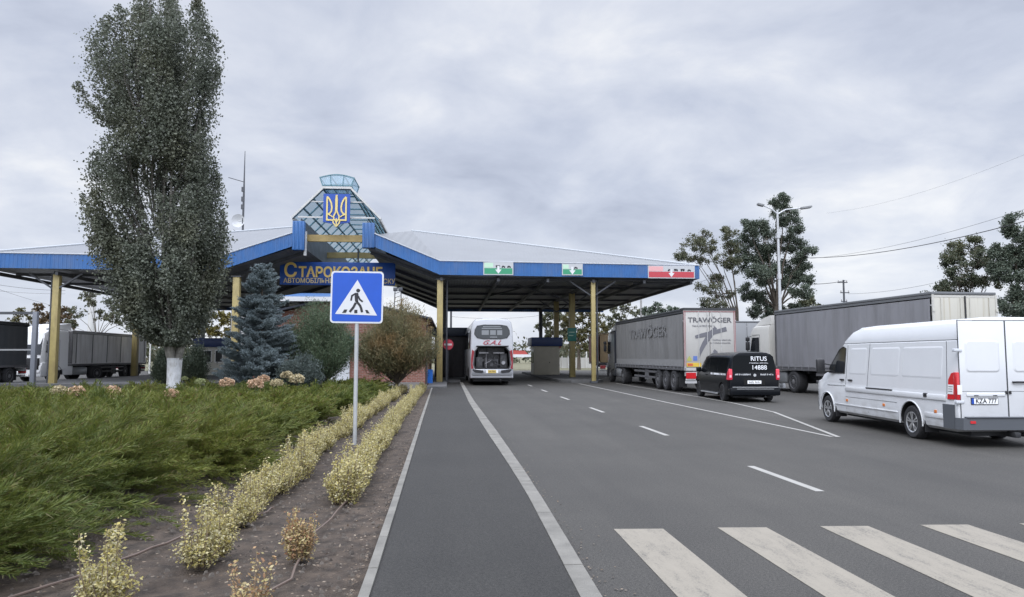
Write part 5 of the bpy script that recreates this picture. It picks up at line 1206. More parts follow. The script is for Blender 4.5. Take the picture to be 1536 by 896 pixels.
def clump_tree(name, label, px, D, clumps, lmat, dens=1.0, leaf=.16, trunk_r=.18, fork=None, seed=1, gpy=None, group=None, depth=1.0, bmat=None, twigs=True, sub=15, lean=0):
    """clumps: (px, py, rx, ry) seen from the road; each gets a limb, twigs and leaf clusters in depth too"""
    k = pxm(D); base = AD(px, 500, D); base.z = 0; rng = np.random.default_rng(seed); rt = np.array(RIGHT); fw = np.array(FWD)
    t = thing(name, label, 'tree', base, 0, group); br = MB(); pts = []
    xs = [c[0] for c in clumps]; spread = (max(xs)-min(xs))*k*.5*depth
    zf = fork if fork is not None else 1.6
    top = Vector((lean,0,zf))
    br.tube([(0,0,-.1),(lean*.3,0,zf*.4),tuple(lean*RIGHT+Vector((0,0,zf)))], [trunk_r*1.25,trunk_r,trunk_r*.85], 8)
    for (cx_,cy_,rx,ry) in clumps:
        C0 = np.array([0.,0.,CH+(YH-cy_)*k])+rt*((cx_-px)*k)+fw*rng.uniform(-1,1)*spread*.6
        rx_, rz_ = rx*k, ry*k; ry_ = (rx_+rz_)/2
        p0 = np.array(lean*RIGHT+Vector((0,0,zf*rng.uniform(.85,1.0)))); mid = p0*.5+C0*.5; mid[:2] = p0[:2]*.55+C0[:2]*.45; mid[2] = p0[2]*.45+C0[2]*.55
        r0 = trunk_r*rng.uniform(.22,.36)
        br.tube([p0, p0*.75+mid*.25+rng.normal(0,.08,3), mid, mid*.4+C0*.6+rng.normal(0,.12,3), C0], [r0,r0*.85,r0*.6,r0*.4,r0*.2], 6)
        ns = max(4, int(sub*(.5+.5*dens)))
        for _ in range(ns):
            d = unit(rng.normal(size=(1,3)))[0]*rng.uniform(.35,1)**.6; q = C0+d*np.array([rx_,ry_,rz_])*1.08
            if twigs: br.tube([C0+(q-C0)*.1, (C0+q)/2+rng.normal(0,.06,3), q], [r0*.22+.008,r0*.12+.006,.005], 4, cap=False)
            s_ = max(.20, min(rx_,rz_)*.36); n = int(60*dens*(s_/leaf)**1.75*rng.uniform(.5,1.3))
            pts.append(q+rng.normal(0,1,(n,3))*np.array([s_,s_,s_*.85])*.62)
    leaf_obj('crown', np.concatenate(pts), leaf, lmat, rng, t, aspect=.7)
    ob('trunk', br, bmat or bark, t); return t
dg = leafmat('dark_green_leaf', [(.058,.078,.060),(.08,.102,.074),(.10,.124,.088),(.12,.135,.10)], .22)
dgs = leafmat('sparse_olive_leaf', [(.060,.070,.042),(.085,.095,.054),(.105,.11,.062),(.12,.11,.065)], .25)
clump_tree('broadleaf_tree', 'tall dark green tree behind the street lamp', 1166, 56, [(1166,304,13,10),(1172,322,20,14),(1150,338,16,14),(1185,340,18,14),(1123,345,15,12),(1118,365,18,14),(1150,362,22,16),(1188,365,22,16),(1208,378,16,12),(1125,388,20,14),(1160,390,26,18),(1200,398,20,14),(1216,408,14,10),(1140,412,22,16),(1175,420,24,16),(1206,418,18,10),(1130,436,18,12),(1158,446,22,14),(1192,440,20,12),(1145,468,20,12),(1180,470,20,12),(1205,462,12,8)], dg, 1.0, .115, .28, fork=5.5, seed=3)
clump_tree('broadleaf_tree', 'sparse leaning tree left of the tall dark tree', 1118, 53, [(1062,350,16,9),(1088,352,14,9),(1042,366,16,9),(1022,380,14,8),(1066,370,18,10),(1096,372,12,10),(1052,388,18,8),(1082,392,16,9),(1100,400,12,10),(1060,432,20,8),(1085,440,20,10),(1062,458,20,9),(1095,462,20,9),(1080,416,12,6)], dgs, .62, .11, .17, fork=4.2, seed=4, lean=-.5)
yt = leafmat('right_tree_leaf', [(.044,.058,.040),(.062,.080,.050),(.085,.098,.058),(.10,.085,.06)], .25, patch=((.16,.15,.03),.4,.25))
clump_tree('broadleaf_tree', 'bushy tree with a few yellow leaves behind the cream trailer doors', 1452, 44, [(1478,366,14,14),(1450,374,16,13),(1428,388,14,12),(1462,395,22,14),(1492,395,16,14),(1432,412,20,14),(1410,432,16,9),(1450,428,26,14),(1485,425,20,14),(1425,446,24,10),(1465,450,26,10)], yt, .85, .105, .2, fork=2.8, seed=5)
clump_tree('broadleaf_tree', 'taller dark green tree cut by the right edge of the photo', 1536, 41, [(1527,335,12,16),(1545,350,20,16),(1512,375,12,12),(1530,385,20,18),(1555,390,20,25),(1510,408,16,16),(1535,425,24,20),(1520,455,24,18),(1550,460,24,18),(1525,490,24,14)], dg, 1.1, .105, .24, fork=2.4, seed=6)
by_ = leafmat('autumn_olive_leaf', [(.06,.065,.028),(.09,.09,.035),(.12,.105,.04),(.10,.08,.04)], .3)
bw = leafmat('brown_autumn_leaf', [(.10,.07,.035),(.14,.09,.045),(.12,.085,.05),(.09,.075,.04)], .3)
bl = leafmat('yellow_autumn_leaf', [(.14,.12,.03),(.19,.15,.035),(.12,.11,.03),(.10,.09,.03)], .3)
# trees beyond the canopy on the right
clump_tree('broadleaf_tree', 'autumn tree seen between the booth and green notice board', 832, 108, [(818,475,10,7),(835,470,12,8),(812,490,8,6),(828,492,14,9),(846,482,10,9),(845,500,10,9),(822,505,7,5)], dgs, .9, .30, .22, fork=3.5, seed=7, depth=.8)
clump_tree('broadleaf_tree', 'olive tree seen right behind the column with the notice board', 868, 100, [(858,478,14,9),(880,472,14,9),(868,492,16,10),(888,490,12,10),(862,508,14,9),(884,508,14,9),(872,522,12,7)], by_, .9, .30, .24, fork=2.8, seed=8, depth=.8)
clump_tree('broadleaf_tree', 'thin sparse tree rising behind the roof of the lettered trailer', 935, 84, [(930,452,10,8),(945,462,12,8),(922,468,10,8),(940,480,14,8),(955,472,10,7),(915,485,10,8),(925,500,12,8),(908,505,10,8)], dgs, .55, .24, .18, fork=5, seed=9, depth=.8)
clump_tree('broadleaf_tree', 'low green tree top above the middle of the lettered trailer', 988, 78, [(972,466,12,6),(992,462,14,6),(1008,466,10,5),(985,476,18,6),(1005,478,12,5)], dg, .9, .24, .2, fork=4, seed=10, depth=.8)
clump_tree('broadleaf_tree', 'grey green tree right behind the thin far column', 905, 112, [(900,478,10,8),(912,490,10,8),(898,500,10,8),(908,515,10,8),(898,525,8,6)], by_, .7, .3, .2, fork=3, seed=31, depth=.8)
clump_tree('broadleaf_tree', 'small tree tops poking above the plain grey trailer by the utility pole', 1213, 62, [(1205,455,8,7),(1217,450,7,8),(1228,462,8,5),(1210,466,12,6)], dgs, .7, .18, .12, fork=3.5, seed=12)
# left background
clump_tree('broadleaf_tree', 'bare pale tree at the far left behind the trucks', 30, 96, [(12,492,12,6),(28,470,8,8),(22,482,10,7),(40,468,8,6),(48,480,10,7),(35,490,12,6)], by_, .45, .26, .16, fork=4, seed=13)
clump_tree('broadleaf_tree', 'brown autumn tree behind the white cab on the left', 82, 92, [(60,476,12,9),(78,466,12,9),(92,470,12,9),(70,486,14,8),(96,486,12,8),(58,462,8,6)], bw, .8, .28, .2, fork=3.4, seed=14)
clump_tree('broadleaf_tree', 'thin leaved tree above the panelled trailer left of the second column', 146, 90, [(125,452,10,8),(142,446,12,8),(160,455,12,9),(118,470,10,8),(140,472,14,8),(165,474,12,9),(180,462,10,9),(178,482,10,7),(112,486,10,6)], dgs, .6, .25, .18, fork=4, seed=15)
clump_tree('broadleaf_tree', 'yellowing tree between the poplar and the cream booth', 318, 88, [(300,476,16,9),(322,470,16,9),(340,480,14,10),(306,494,16,9),(330,498,16,9),(345,500,10,9),(352,486,8,8)], bl, .9, .26, .2, fork=3, seed=16)
clump_tree('broadleaf_tree', 'green bushy tree behind the yellow column left of the poplar', 212, 86, [(200,492,12,9),(215,484,14,9),(232,490,12,9),(210,505,14,8),(230,510,12,8)], by_, .9, .26, .2, fork=2.6, seed=17)
# far treeline along the horizon: one mass
rng = np.random.default_rng(5); pts = []
for i in range(520):
    x = rng.uniform(-190,190); y = 185+rng.uniform(-14,22); hgt = 3.0+1.6*math.sin(x*.07)+rng.uniform(-.6,1.2); n = 46
    pts.append(np.array([x,y,hgt*.55])+rng.normal(0,1,(n,3))*np.array([2.2,1.5,hgt*.30]))
P = np.concatenate(pts); P[:,2] = np.abs(P[:,2])
kind(leaf_obj('distant_treeline', P, .9, leafmat('far_leaf', [(.05,.06,.035),(.07,.075,.045),(.095,.085,.05)], .25), rng, aspect=.8), 'stuff')

# ---------------- conifers and shrubs by the building ----------------
def blades(P, A, Ln, W_):      # thin pointed blades: base P, axis A (unit) -> rhombi
    n = len(P); sd = unit(np.cross(A, np.random.default_rng(n).normal(size=(n,3)))); Ln = np.broadcast_to(np.asarray(Ln,float).reshape(-1,1),(n,1)); W_ = np.broadcast_to(np.asarray(W_,float).reshape(-1,1),(n,1))
    return np.stack([P, P+A*Ln*.45+sd*W_*.5, P+A*Ln, P+A*Ln*.45-sd*W_*.5],1).reshape(-1,3)
def spruce():
    D = 31.5; base = AD(390,560,D); base.z = 0; k = pxm(D); rng = np.random.default_rng(8)
    t = thing('spruce_tree', 'blue grey spruce in front of the brick building', 'tree', base); m = MB(); Hh = CH+(YH-395)*k
    m.tube([(0,0,-.05),(0,0,Hh*.5),(0,0,Hh-.1)], [.10,.06,.012], 8); Ps=[]; As=[]
    z = .25; 
    while z < Hh-.12:
        f = 1-z/Hh; Lb = (1.85*f**.80+.16)*(1 if z>.5 else .9); nb = int(8+6*f)
        for j in range(nb):
            ph = rng.uniform(0,2*PI); d = np.array([math.cos(ph),math.sin(ph),0]); L_ = Lb*rng.uniform(.62,1.1); up = .35 if f<.25 else -.05+rng.uniform(-.12,.18)
            path = [np.array([0,0,z])+d*L_*q+np.array([0,0,L_*(up*q-.22*q*(1-q)+.16*q*q)]) for q in np.linspace(0,1,6)]
            m.tube(path, [.02*f+.008]*3+[.008,.006,.004], 4, cap=False)
            for q in np.linspace(.18,1,int(5+11*L_)):
                i0 = min(4,int(q*5)); p = path[i0]+(path[i0+1]-path[i0])*(q*5-i0)
                for sg in (-1,1,0):
                    perp = np.array([-d[1],d[0],0])*sg; tl = (.34*(1-q)+.16)*rng.uniform(.7,1.2)*min(1,L_/.9+.25); ax = unit((d*.7+perp+np.array([0,0,.10+rng.uniform(-.15,.2)]))[None])[0]
                    nn = int(24*tl/.3)+6; tt = rng.uniform(0,1,nn)[:,None]; Ps.append(p+ax*tl*tt); As.append(unit(ax*.75+rng.normal(0,.55,(nn,3))+np.array([0,0,.25])))
        z += .13+.10*(1-f)
    P = np.concatenate(Ps); A = np.concatenate(As); V = blades(P,A,rng.uniform(.055,.10,len(P)),.022)
    sm = leafmat('spruce_needle', [(.14,.175,.18),(.20,.245,.255),(.28,.33,.34),(.165,.20,.20),(.22,.27,.28)], .25)
    link('crown', np_mesh('crown', V, np.arange(len(V)).reshape(-1,4), sm), t); ob('trunk', m, bark, t)
spruce()
def feathery(name, label, px, D, pytop, wpx, mat_, n_br, seed, pybot=572, bare=.25, droop=.0, cat='shrub', blade=.11, clusters=None):
    base = AD(px,560,D); base.z = 0; k = pxm(D); rng = np.random.default_rng(seed); t = thing(name, label, cat, base); m = MB(); Hh = CH+(YH-pytop)*k; R = wpx*k/2; Ps=[]; As=[]
    for i in range(n_br):
        ph = rng.uniform(0,2*PI); rr = R*math.sqrt(rng.uniform(.01,1)); top = np.array([rr*math.cos(ph), rr*math.sin(ph), Hh*(1-.42*(rr/R)**2)*rng.uniform(.62,1.0)])
        z0 = Hh*bare*rng.uniform(.3,1.0); p0 = np.array([0,0,z0*.5]); mid = np.array([top[0]*.6,top[1]*.6,top[2]*.55])
        path = [p0*(1-q)**2+2*mid*q*(1-q)+top*q*q for q in np.linspace(0,1,8)]
        m.tube(path, [.035,.03,.025,.02,.015,.01,.008,.005], 4, cap=False)
        for q in np.linspace(.42,1,12):
            i0 = min(6,int(q*7)); p = path[i0]+(path[i0+1]-path[i0])*(q*7-i0); nn = 26
            off = rng.normal(0,1,(nn,3))*np.array([.17,.17,.15])*(1.25-.5*q); dirv = unit((path[i0+1]-path[i0])[None])[0]
            Ps.append(p+off); As.append(unit(dirv*.7+rng.normal(0,.5,(nn,3))+np.array([0,0,.25-droop])))
    P = np.concatenate(Ps); A = np.concatenate(As); V = blades(P,A,rng.uniform(blade*.7,blade*1.5,len(P)),blade*.22)
    link('crown', np_mesh('crown', V, np.arange(len(V)).reshape(-1,4), mat_), t); ob('trunk', m, bark, t); return t
jn = leafmat('thuja_green', [(.065,.10,.06),(.09,.13,.075),(.115,.15,.085),(.13,.16,.095)], .3)
feathery('juniper_tree', 'upright green juniper tree before the white building door', 477, 33.0, 444, 108, jn, 190, 41)
tm = leafmat('tamarisk', [(.11,.125,.065),(.16,.15,.08),(.20,.16,.08),(.13,.14,.07)], .35, patch=((.26,.16,.07),.8,.7))
feathery('tamarisk_bush', 'wispy brownish tamarisk bush by the right corner of the brick building', 596, 34.5, 446, 122, tm, 190, 42, bare=.5, droop=.1, blade=.13)
dkj = leafmat('dark_conifer', [(.020,.030,.020),(.030,.042,.026),(.042,.055,.033)], .12)
feathery('juniper_tree', 'low dark conifer right behind the whitewashed trunk', 290, 36, 512, 38, dkj, 70, 43)
feathery('juniper_tree', 'low dark conifer left of the whitewashed trunk', 248, 36, 515, 28, dkj, 60, 44)
feathery('juniper_tree', 'small grey green conifer at the foot of the spruce', 450, 30, 528, 60, leafmat('bluish_conifer', [(.05,.065,.06),(.07,.09,.08),(.09,.11,.10)], .12), 70, 45)

# ---------------- creeping juniper: one dense mass of arching feathery branches ----------------
rng = np.random.default_rng(77)
def spray_template(rng, ns, wk):
    P=[]; A=[]; Ln=[]; Wd=[]; pts=[np.array([q, 0, .12*math.sin(q*2.0)-.10*q*q]) for q in np.linspace(0,1,ns)]
    for i in range(ns-1):
        d = pts[i+1]-pts[i]; P.append(pts[i]); A.append(d/np.linalg.norm(d)); Ln.append(1.5/ns); Wd.append(.022*wk)
        if i >= 1:
            for sg in (-1,1):
                for _ in range(2):
                    ang = R_(rng.uniform(18,42)); l_ = (.34*(1-i/ns)**.8+.09)*rng.uniform(.7,1.2); ax = np.array([math.cos(ang), sg*math.sin(ang), rng.uniform(-.15,.40)]); ax /= np.linalg.norm(ax); p = pts[i]+np.array([rng.uniform(0,.9/ns),0,0])
                    P.append(p); A.append(ax); Ln.append(l_); Wd.append(.024*wk)
                    a2 = ax+rng.normal(0,.35,3); a2 /= np.linalg.norm(a2); P.append(p+ax*l_*rng.uniform(.25,.7)); A.append(a2); Ln.append(l_*.55); Wd.append(.020*wk)
    return blades(np.array(P),np.array(A),np.array(Ln),np.array(Wd))
TN = [spray_template(rng, 11, 1.0) for _ in range(7)]; TF = [spray_template(rng, 6, 2.0) for _ in range(5)]
def edge_x(y): return np.interp(y, [2,6,8,9.8,12.8,18.7,26,36], [-3.55,-3.35,-3.25,-3.05,-3.0,-2.95,-2.85,-2.8])
def far_y(x): return np.interp(x, [-40,-14,-9,-3], [29.0,30.0,35.6,37.0])
plants = []
y = 3.0; row = 0
while y < 36:
    stp = 1.5 if y < 14 else 2.0
    x = edge_x(y)-1.05-(.55 if row % 2 else 0); k = 0
    while x > max(-32, -.86*y-3.2):
        px_, py_ = x+rng.uniform(-.3,.3), y+rng.uniform(-.35,.35)
        if (rng.uniform() > .07 or (k == 0 and py_ < 12)) and py_ < far_y(px_)-.5 and not ((px_+7.0)**2+(py_-10.9)**2 < 1.0): plants.append((px_,py_,k))
        x -= (1.75 if y < 14 else 2.1)*rng.uniform(.88,1.15); k += 1
    y += stp*rng.uniform(.9,1.1); row += 1
Dpos=[]; Ddir=[]; Dl=[]; woody = MB()
for (px_,py_,k) in plants:
    near = py_ < 15; dist = max(4.5, py_); nb = int(np.clip(125*(8/dist)**.35, 48, 92)); ps = rng.uniform(.95 if (k == 0 and py_ < 11) else .72,1.26)*(1.06 if py_ < 14 else .80)
    lean = np.array([.30,-.06,0]); vk = float(np.interp(py_,[9,16,24],[1.05,.85,.58]))
    for b_ in range(nb):
        az = rng.uniform(0,2*PI); el = rng.uniform(.02,1)**.8; L_ = rng.uniform(.80,1.50)*ps*(1.12-.42*el); hd_ = np.array([math.cos(az),math.sin(az),0])
        reach = edge_x(py_)+.15-px_
        if hd_[0] > 0 and hd_[0]*L_+lean[0]*L_ > reach*1.12: L_ = reach*1.12/(hd_[0]+lean[0])*rng.uniform(.85,1.05)
        def pos_(q): return np.array([px_,py_,.08])+hd_*L_*q*(.90-.30*el)+lean*L_*q*q+np.array([0,0,L_*vk*((.14+.78*el)*q-.22*q*q)])
        nq = 9 if near else 6
        for q in np.linspace(.30,1,nq):
            p = pos_(q); t_ = unit((pos_(q+.03)-pos_(q-.03))[None])[0]; d_ = t_+rng.normal(0,.24,3)+np.array([.06,0,.10]); Dpos.append(p+rng.normal(0,.035,3)); Ddir.append(d_); Dl.append(rng.uniform(.24,.44)*(1.1 if q > .95 else 1)*(1 if near else 1.25))
        if near and b_ % 4 == 0: woody.tube([pos_(0),pos_(.35),pos_(.7)], [.010,.007,.003], 4, cap=False)
pos = np.array(Dpos); dirs = unit(np.array(Ddir)); Ls = np.array(Dl); n = len(pos); pos[:,2] = np.maximum(.03,pos[:,2])
sid = unit(np.cross(np.array([0,0,1.])+rng.normal(0,.3,(n,3)),dirs)); upv = np.cross(dirs,sid); near = pos[:,1] < 15
def inst(sel, T):
    B = np.stack([dirs[sel],sid[sel],upv[sel]],1)*Ls[sel][:,None,None]; return (np.einsum('vk,nkc->nvc', T, B)+pos[sel][:,None,:]).reshape(-1,3)
ii = np.arange(n); V = np.concatenate([inst(near&(ii%7==j), T) for j, T in enumerate(TN)]+[inst((~near)&(ii%5==j), T) for j, T in enumerate(TF)]).astype(np.float32)
print('juniper sprays', n, 'faces', len(V)//4, 'plants', len(plants))
jm = leafmat('creeping_juniper', [(.066,.090,.016),(.10,.125,.021),(.14,.160,.030),(.19,.200,.042),(.085,.110,.018),(.12,.13,.03),(.15,.10,.045)], .35, patch=((.050,.085,.026),.45,.5))
jo = link('creeping_juniper', np_mesh('creeping_juniper', V, np.arange(len(V)).reshape(-1,4), jm)); kind(jo, 'stuff')
kind(ob('juniper_stems', woody, M('juniper_wood', (.07,.05,.035), .9, var=.3, scale=10), smooth=0), 'stuff')
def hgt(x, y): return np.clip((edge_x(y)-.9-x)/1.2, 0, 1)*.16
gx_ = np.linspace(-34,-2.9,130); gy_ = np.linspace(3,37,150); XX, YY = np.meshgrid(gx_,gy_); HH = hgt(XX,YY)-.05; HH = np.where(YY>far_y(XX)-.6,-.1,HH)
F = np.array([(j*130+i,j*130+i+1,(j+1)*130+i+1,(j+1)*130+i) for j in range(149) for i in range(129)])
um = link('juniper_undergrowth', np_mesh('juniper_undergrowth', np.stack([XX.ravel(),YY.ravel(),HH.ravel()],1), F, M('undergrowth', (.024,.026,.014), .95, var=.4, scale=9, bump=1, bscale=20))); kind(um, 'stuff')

# ---------------- dried flower heads above the junipers ----------------
fm = {'p': leafmat('dried_pink_petal', [(.44,.29,.18),(.54,.39,.26),(.40,.25,.16),(.58,.45,.31)], .25), 'c': leafmat('dried_cream_petal', [(.38,.32,.19),(.46,.40,.25),(.33,.26,.15)], .25), 'g': leafmat('green_petal', [(.25,.28,.12),(.32,.34,.17),(.2,.24,.10)], .25)}
lf_ = leafmat('flower_leaf', [(.05,.09,.03),(.08,.12,.04),(.11,.14,.05)], .25); stem_m = M('stem_brown', (.12,.09,.055), .8)
heads = [(22,664,12.0,.17,'c','cream dried flower head alone at the front left of the junipers'),(95,655,12.6,.17,'p','pinkish dried flower head alone on the front juniper mound'),
 (88,591,22,.24,'c','leftmost of the row of dried flower heads below the yellow column'),(115,593,21.5,.26,'p','pink dried flower head just right of the leftmost one by the grey post'),(167,593,21.5,.27,'p','large pink dried flower head below the second yellow column'),
 (180,605,19.5,.16,'c','small cream dried flower head hanging right below the large pink one'),(256,596,21,.22,'p','pink dried flower head in front of the whitewashed trunk'),(340,579,26,.28,'p','pink dried flower head at the left foot of the spruce'),
 (383,581,25,.30,'p','largest pink dried flower head at the right foot of the spruce'),(395,573,27,.24,'p','upper pink dried flower head touching the spruce branches'),(415,579,26,.24,'c','cream dried flower head between the spruce and the green juniper tree'),
 (445,573,27,.30,'c','rightmost large cream flower head below the green juniper tree'),(430,567,29,.26,'c','cream flower head highest in the row, behind the others'),(300,577,27,.20,'g','pale green flower head right of the whitewashed trunk'),(277,572,29,.14,'g','tiny pale green flower head just right of the trunk'),(203,622,16.5,.12,'g','tiny pale green flower head low in the junipers')]
for i, (px,py,D,r_,c_,lab) in enumerate(heads):
    p = AD(px,py,D); rg = np.random.default_rng(100+i); r_ *= .9; p.z += .10 if D > 15 else .14; t = thing('dried_flower', lab, 'flower', (p.x,p.y,0)); q = unit(rg.normal(size=(420,3)))*np.array([1,1,.68]); q = q[q[:,2]>-.45]*r_*rg.uniform(.80,1.05,(len(q[q[:,2]>-.45]),1))+np.array([0,0,p.z]); leaf_obj('flower_head', q, r_*.26, fm[c_], rg, t, aspect=.9)
    m = MB(); m.tube([(.06,.05,.0),(.03,.02,p.z*.5),(0,0,p.z-r_*.2)], .009, 5); ob('stem', m, stem_m, t)
    n_ = 16; tt = rg.uniform(.35,.85,n_); lp = np.stack([rg.normal(0,.08,n_),rg.normal(0,.08,n_),p.z*tt],1); leaf_obj('leaf', lp, .13, lf_, rg, t, aspect=.5)

# ---------------- variegated yellow shrubs in two rows ----------------
ev = leafmat('variegated_leaf', [(.44,.37,.125),(.55,.49,.27),(.35,.30,.095),(.58,.54,.37),(.21,.20,.065),(.48,.40,.12)], .3, patch=((.44,.35,.065),1.3,.5))
evr = leafmat('reddish_leaf', [(.41,.33,.14),(.39,.25,.13),(.28,.15,.085),(.47,.40,.22),(.43,.37,.16)], .3)
twm = M('twig', (.16,.12,.08), .8)
def shrub_meshes(seed, n_st, hh, rad, per, mat_, sz=.034, spikes=5, spike_h=.55):
    rg = np.random.default_rng(seed); m = MB(); Ps=[]; As=[]
    for i in range(n_st):
        spk = i < spikes
        ph = rg.uniform(0,2*PI); rr = rad*math.sqrt(rg.uniform(0,1)); top = np.array([rr*math.cos(ph)*1.1, rr*math.sin(ph)*1.1, hh*rg.uniform(.50,1.0)*(1-.35*(rr/rad)**2) if not spk else spike_h*rg.uniform(.75,1.05)]); b0 = top*np.array([.45,.45,0]); d = top-b0
        m.tube([b0, b0+d*.5+rg.normal(0,.012,3), top], [.006,.005,.002], 4, cap=False); k_ = int(per*d[2]/.3)
        tt = rg.uniform(.08,1,k_)[:,None]; Ps.append(b0+d*tt+rg.normal(0,.020,(k_,3))); As.append(np.stack([rg.normal(0,1,k_),rg.normal(0,1,k_),rg.normal(.25,.4,k_)],1))
    P = np.concatenate(Ps); A = np.concatenate(As); V, F = leaves(P, sz, rg, aspect=.58, axis=A, jitter=.25)
    return np_mesh('foliage', V, F, mat_), m.mesh('stems', twm)
SM = [shrub_meshes(200+i, 54, .38+.03*(i%3), .20, 66, ev, .027, 2+i%4, .50) for i in range(6)]
TALL = shrub_meshes(260, 46, .34, .19, 60, ev, .027, 9, .62); RED = shrub_meshes(270, 50, .38, .15, 64, evr, .027, 5, .46); LOW = shrub_meshes(280, 28, .24, .15, 52, evr, .027, 6, .40)
def shrub(x, y, ms, sc_, lab, grp=None):
    t = thing('variegated_shrub', lab, 'shrub', (x,y,.03), random.uniform(0,6.28), grp); t.scale = (sc_,sc_,sc_*random.uniform(.9,1.1)); link('foliage', ms[0], t); link('stems', ms[1], t); return t
LABL, LABR = 'yellow variegated shrub in the left hedge row beside the junipers', 'yellow variegated shrub in the hedge row nearest the pavement'
shrub(-2.28,5.30,TALL,1.0,'spindly yellow shrub at the very front, cut by the bottom edge'); shrub(-2.45,5.62,SM[1],.8,'pale yellow shrub just behind the spindly front one')
shrub(-2.02,6.35,TALL,.95,'second spindly yellow shrub in the left row, after a soil gap'); shrub(-1.98,6.62,SM[2],.8,'compact yellow shrub hugging the second spindly one')
y = 7.45; i = 0
while y < 37:
    x = -2.05-.25*min(1,(y-7)/8)+random.uniform(-.07,.07)-.05*math.sin(y)
    if not (i > 3 and random.random() < .10): shrub(x, y, TALL if i in (0,2,9,13) else SM[i%6], random.uniform(.68,1.08), LABL, 'left row of yellow shrubs'); y += random.uniform(.30,.40) if y < 18 else .42; i += 1
shrub(-1.30,5.05,LOW,1.0,'low half dry shrub at the bottom edge nearest the pavement'); shrub(-1.25,6.46,RED,.95,'lone reddish topped shrub on bare soil between hose and pavement')
y = 8.85; i = 0
while y < 37:
    x = -1.22-.16*min(1,(y-8)/12)+random.uniform(-.05,.05)
    if not (i > 4 and random.random() < .07): shrub(x, y, SM[(i*5+2)%6], random.uniform(.72,1.10) if i > 2 else 1.12, LABR, 'hedge row of yellow shrubs nearest the pavement'); y += random.uniform(.30,.38) if y < 18 else .42; i += 1
# ---------------- street furniture, poles, wires ----------------
# pedestrian crossing sign
p0 = G(532,668); Ds = 14.55
pc = AD(535.5,446,Ds)
t = thing('crossing_sign', 'blue square pedestrian crossing sign on a grey post in the shrubs', 'sign', (p0.x,p0.y,0), -math.atan2(pc.x,pc.y)*-1*.0+R_(-1.0))
hs = 39.2*pxm(Ds); zc_ = pc.z; dxs = pc.x-p0.x; oy = pc.y-p0.y
m = MB(); m.tube([(0,0,-.1),(dxs*.95,.05+oy*.9,zc_+.35)], .040, 12); ob('post', m, M('post_grey', (.40,.41,.41), .5, .25, var=.1), t)
m = MB(); m.prism(rrect(-hs,hs,-hs,hs,.07,5), 0, .012, 'y'); pn = ob('sign_plate', m, M('sign_white', (.56,.57,.585), .4), t, (dxs,oy,zc_), (0,R_(.6),0))
m = MB(); m.prism(rrect(-hs+.032,hs-.032,-hs+.032,hs-.032,.05,5), -.003, -.0005, 'y'); ob('blue_field', m, M('sign_blue', (.007,.072,.42), .35, var=.05), pn, smooth=0)
u = hs/.5*.001*1.0
def S(x, y): return ((x-415)/560*2*hs, -(y-412)/545*2*hs)
m = MB(); m.prism([S(*a) for a in ((416,230),(634,602),(188,590))], -.006, -.0035, 'y'); ob('white_triangle', m, M('sign_white', (0,0,0)), pn, smooth=0)
m = MB()
m.prism([(S(426,342)[0]+.037*math.cos(a*PI/8)*1.05, S(426,342)[1]+.037*math.sin(a*PI/8)) for a in range(16)], -.0095, -.0065, 'y')
m.prism([S(*a) for a in ((398,366),(425,366),(432,384),(428,430),(430,452),(412,464),(396,458),(390,400))], -.0095, -.0065, 'y')
for pts_, wd in (([(400,374),(362,398),(353,450)],.034),([(428,400),(446,436),(478,460)],.034),([(405,470),(380,520),(342,568)],.046),([(412,455),(450,500),(462,525),(474,570)],.046)):
    stroke(m, [S(*a) for a in pts_], wd, -.0095, .003)
for q in (((285,543),(318,543),(302,578),(262,578)),((392,545),(424,545),(424,580),(390,580)),((505,545),(532,545),(556,580),(522,580))): m.prism([S(*a) for a in q], -.0095, -.0065, 'y')
ob('pictogram', m, ink, pn, smooth=0)
m = MB(); m.box(-.10,.10,.013,.05,-.2,-.14); m.box(-.10,.10,.013,.05,.14,.2); ob('clamp', m, steel, pn)

# double-armed street lamp
b = AD(1173,560,41.0); k = pxm(41.0)
t = thing('street_lamp', 'double armed grey street lamp in front of the tall dark tree', 'street lamp', (b.x,b.y,0)); zt = CH+(YH-313)*k
m = MB(); m.tube([(0,0,0),(0,0,4),(0,0,zt)], [.11,.09,.055], 10); m.lathe([(.16,0),(.16,1.0),(.11,1.1)], (0,0,0), 'z', 10)
for z_ in (zt-1.6,zt-3.9): m.box(-.09,.09,-.09,.09,z_,z_+.28)
ob('pole', m, M('lamp_grey', (.45,.46,.47), .45, .3), t)
for sg, (ex, ey) in ((-1,(1136,307)),(1,(1217,311))):
    e_ = AD(ex,ey,41.0)-Vector((b.x,b.y,0)); r_ = Vector((e_.x,e_.y,0))
    m = MB(); m.tube([Vector((0,0,zt-.25)), r_*.25+Vector((0,0,zt+.02)), r_*.72+Vector((0,0,e_.z-.05))], [.045,.04,.03], 8); am = ob('arm', m, M('lamp_grey',(0,0,0)), t)
    m = MB(); a_ = r_*.68+Vector((0,0,e_.z-.06)); c_ = r_*1.0+Vector((0,0,e_.z+.03)); m.bar(a_,c_,.26,.09); m.bar(a_+(c_-a_)*.1-Vector((0,0,.06)),c_-(c_-a_)*.1-Vector((0,0,.06)),.2,.03); ob('lamp_head', m, M('lamp_head_grey', (.20,.205,.21), .5), am, smooth=0)

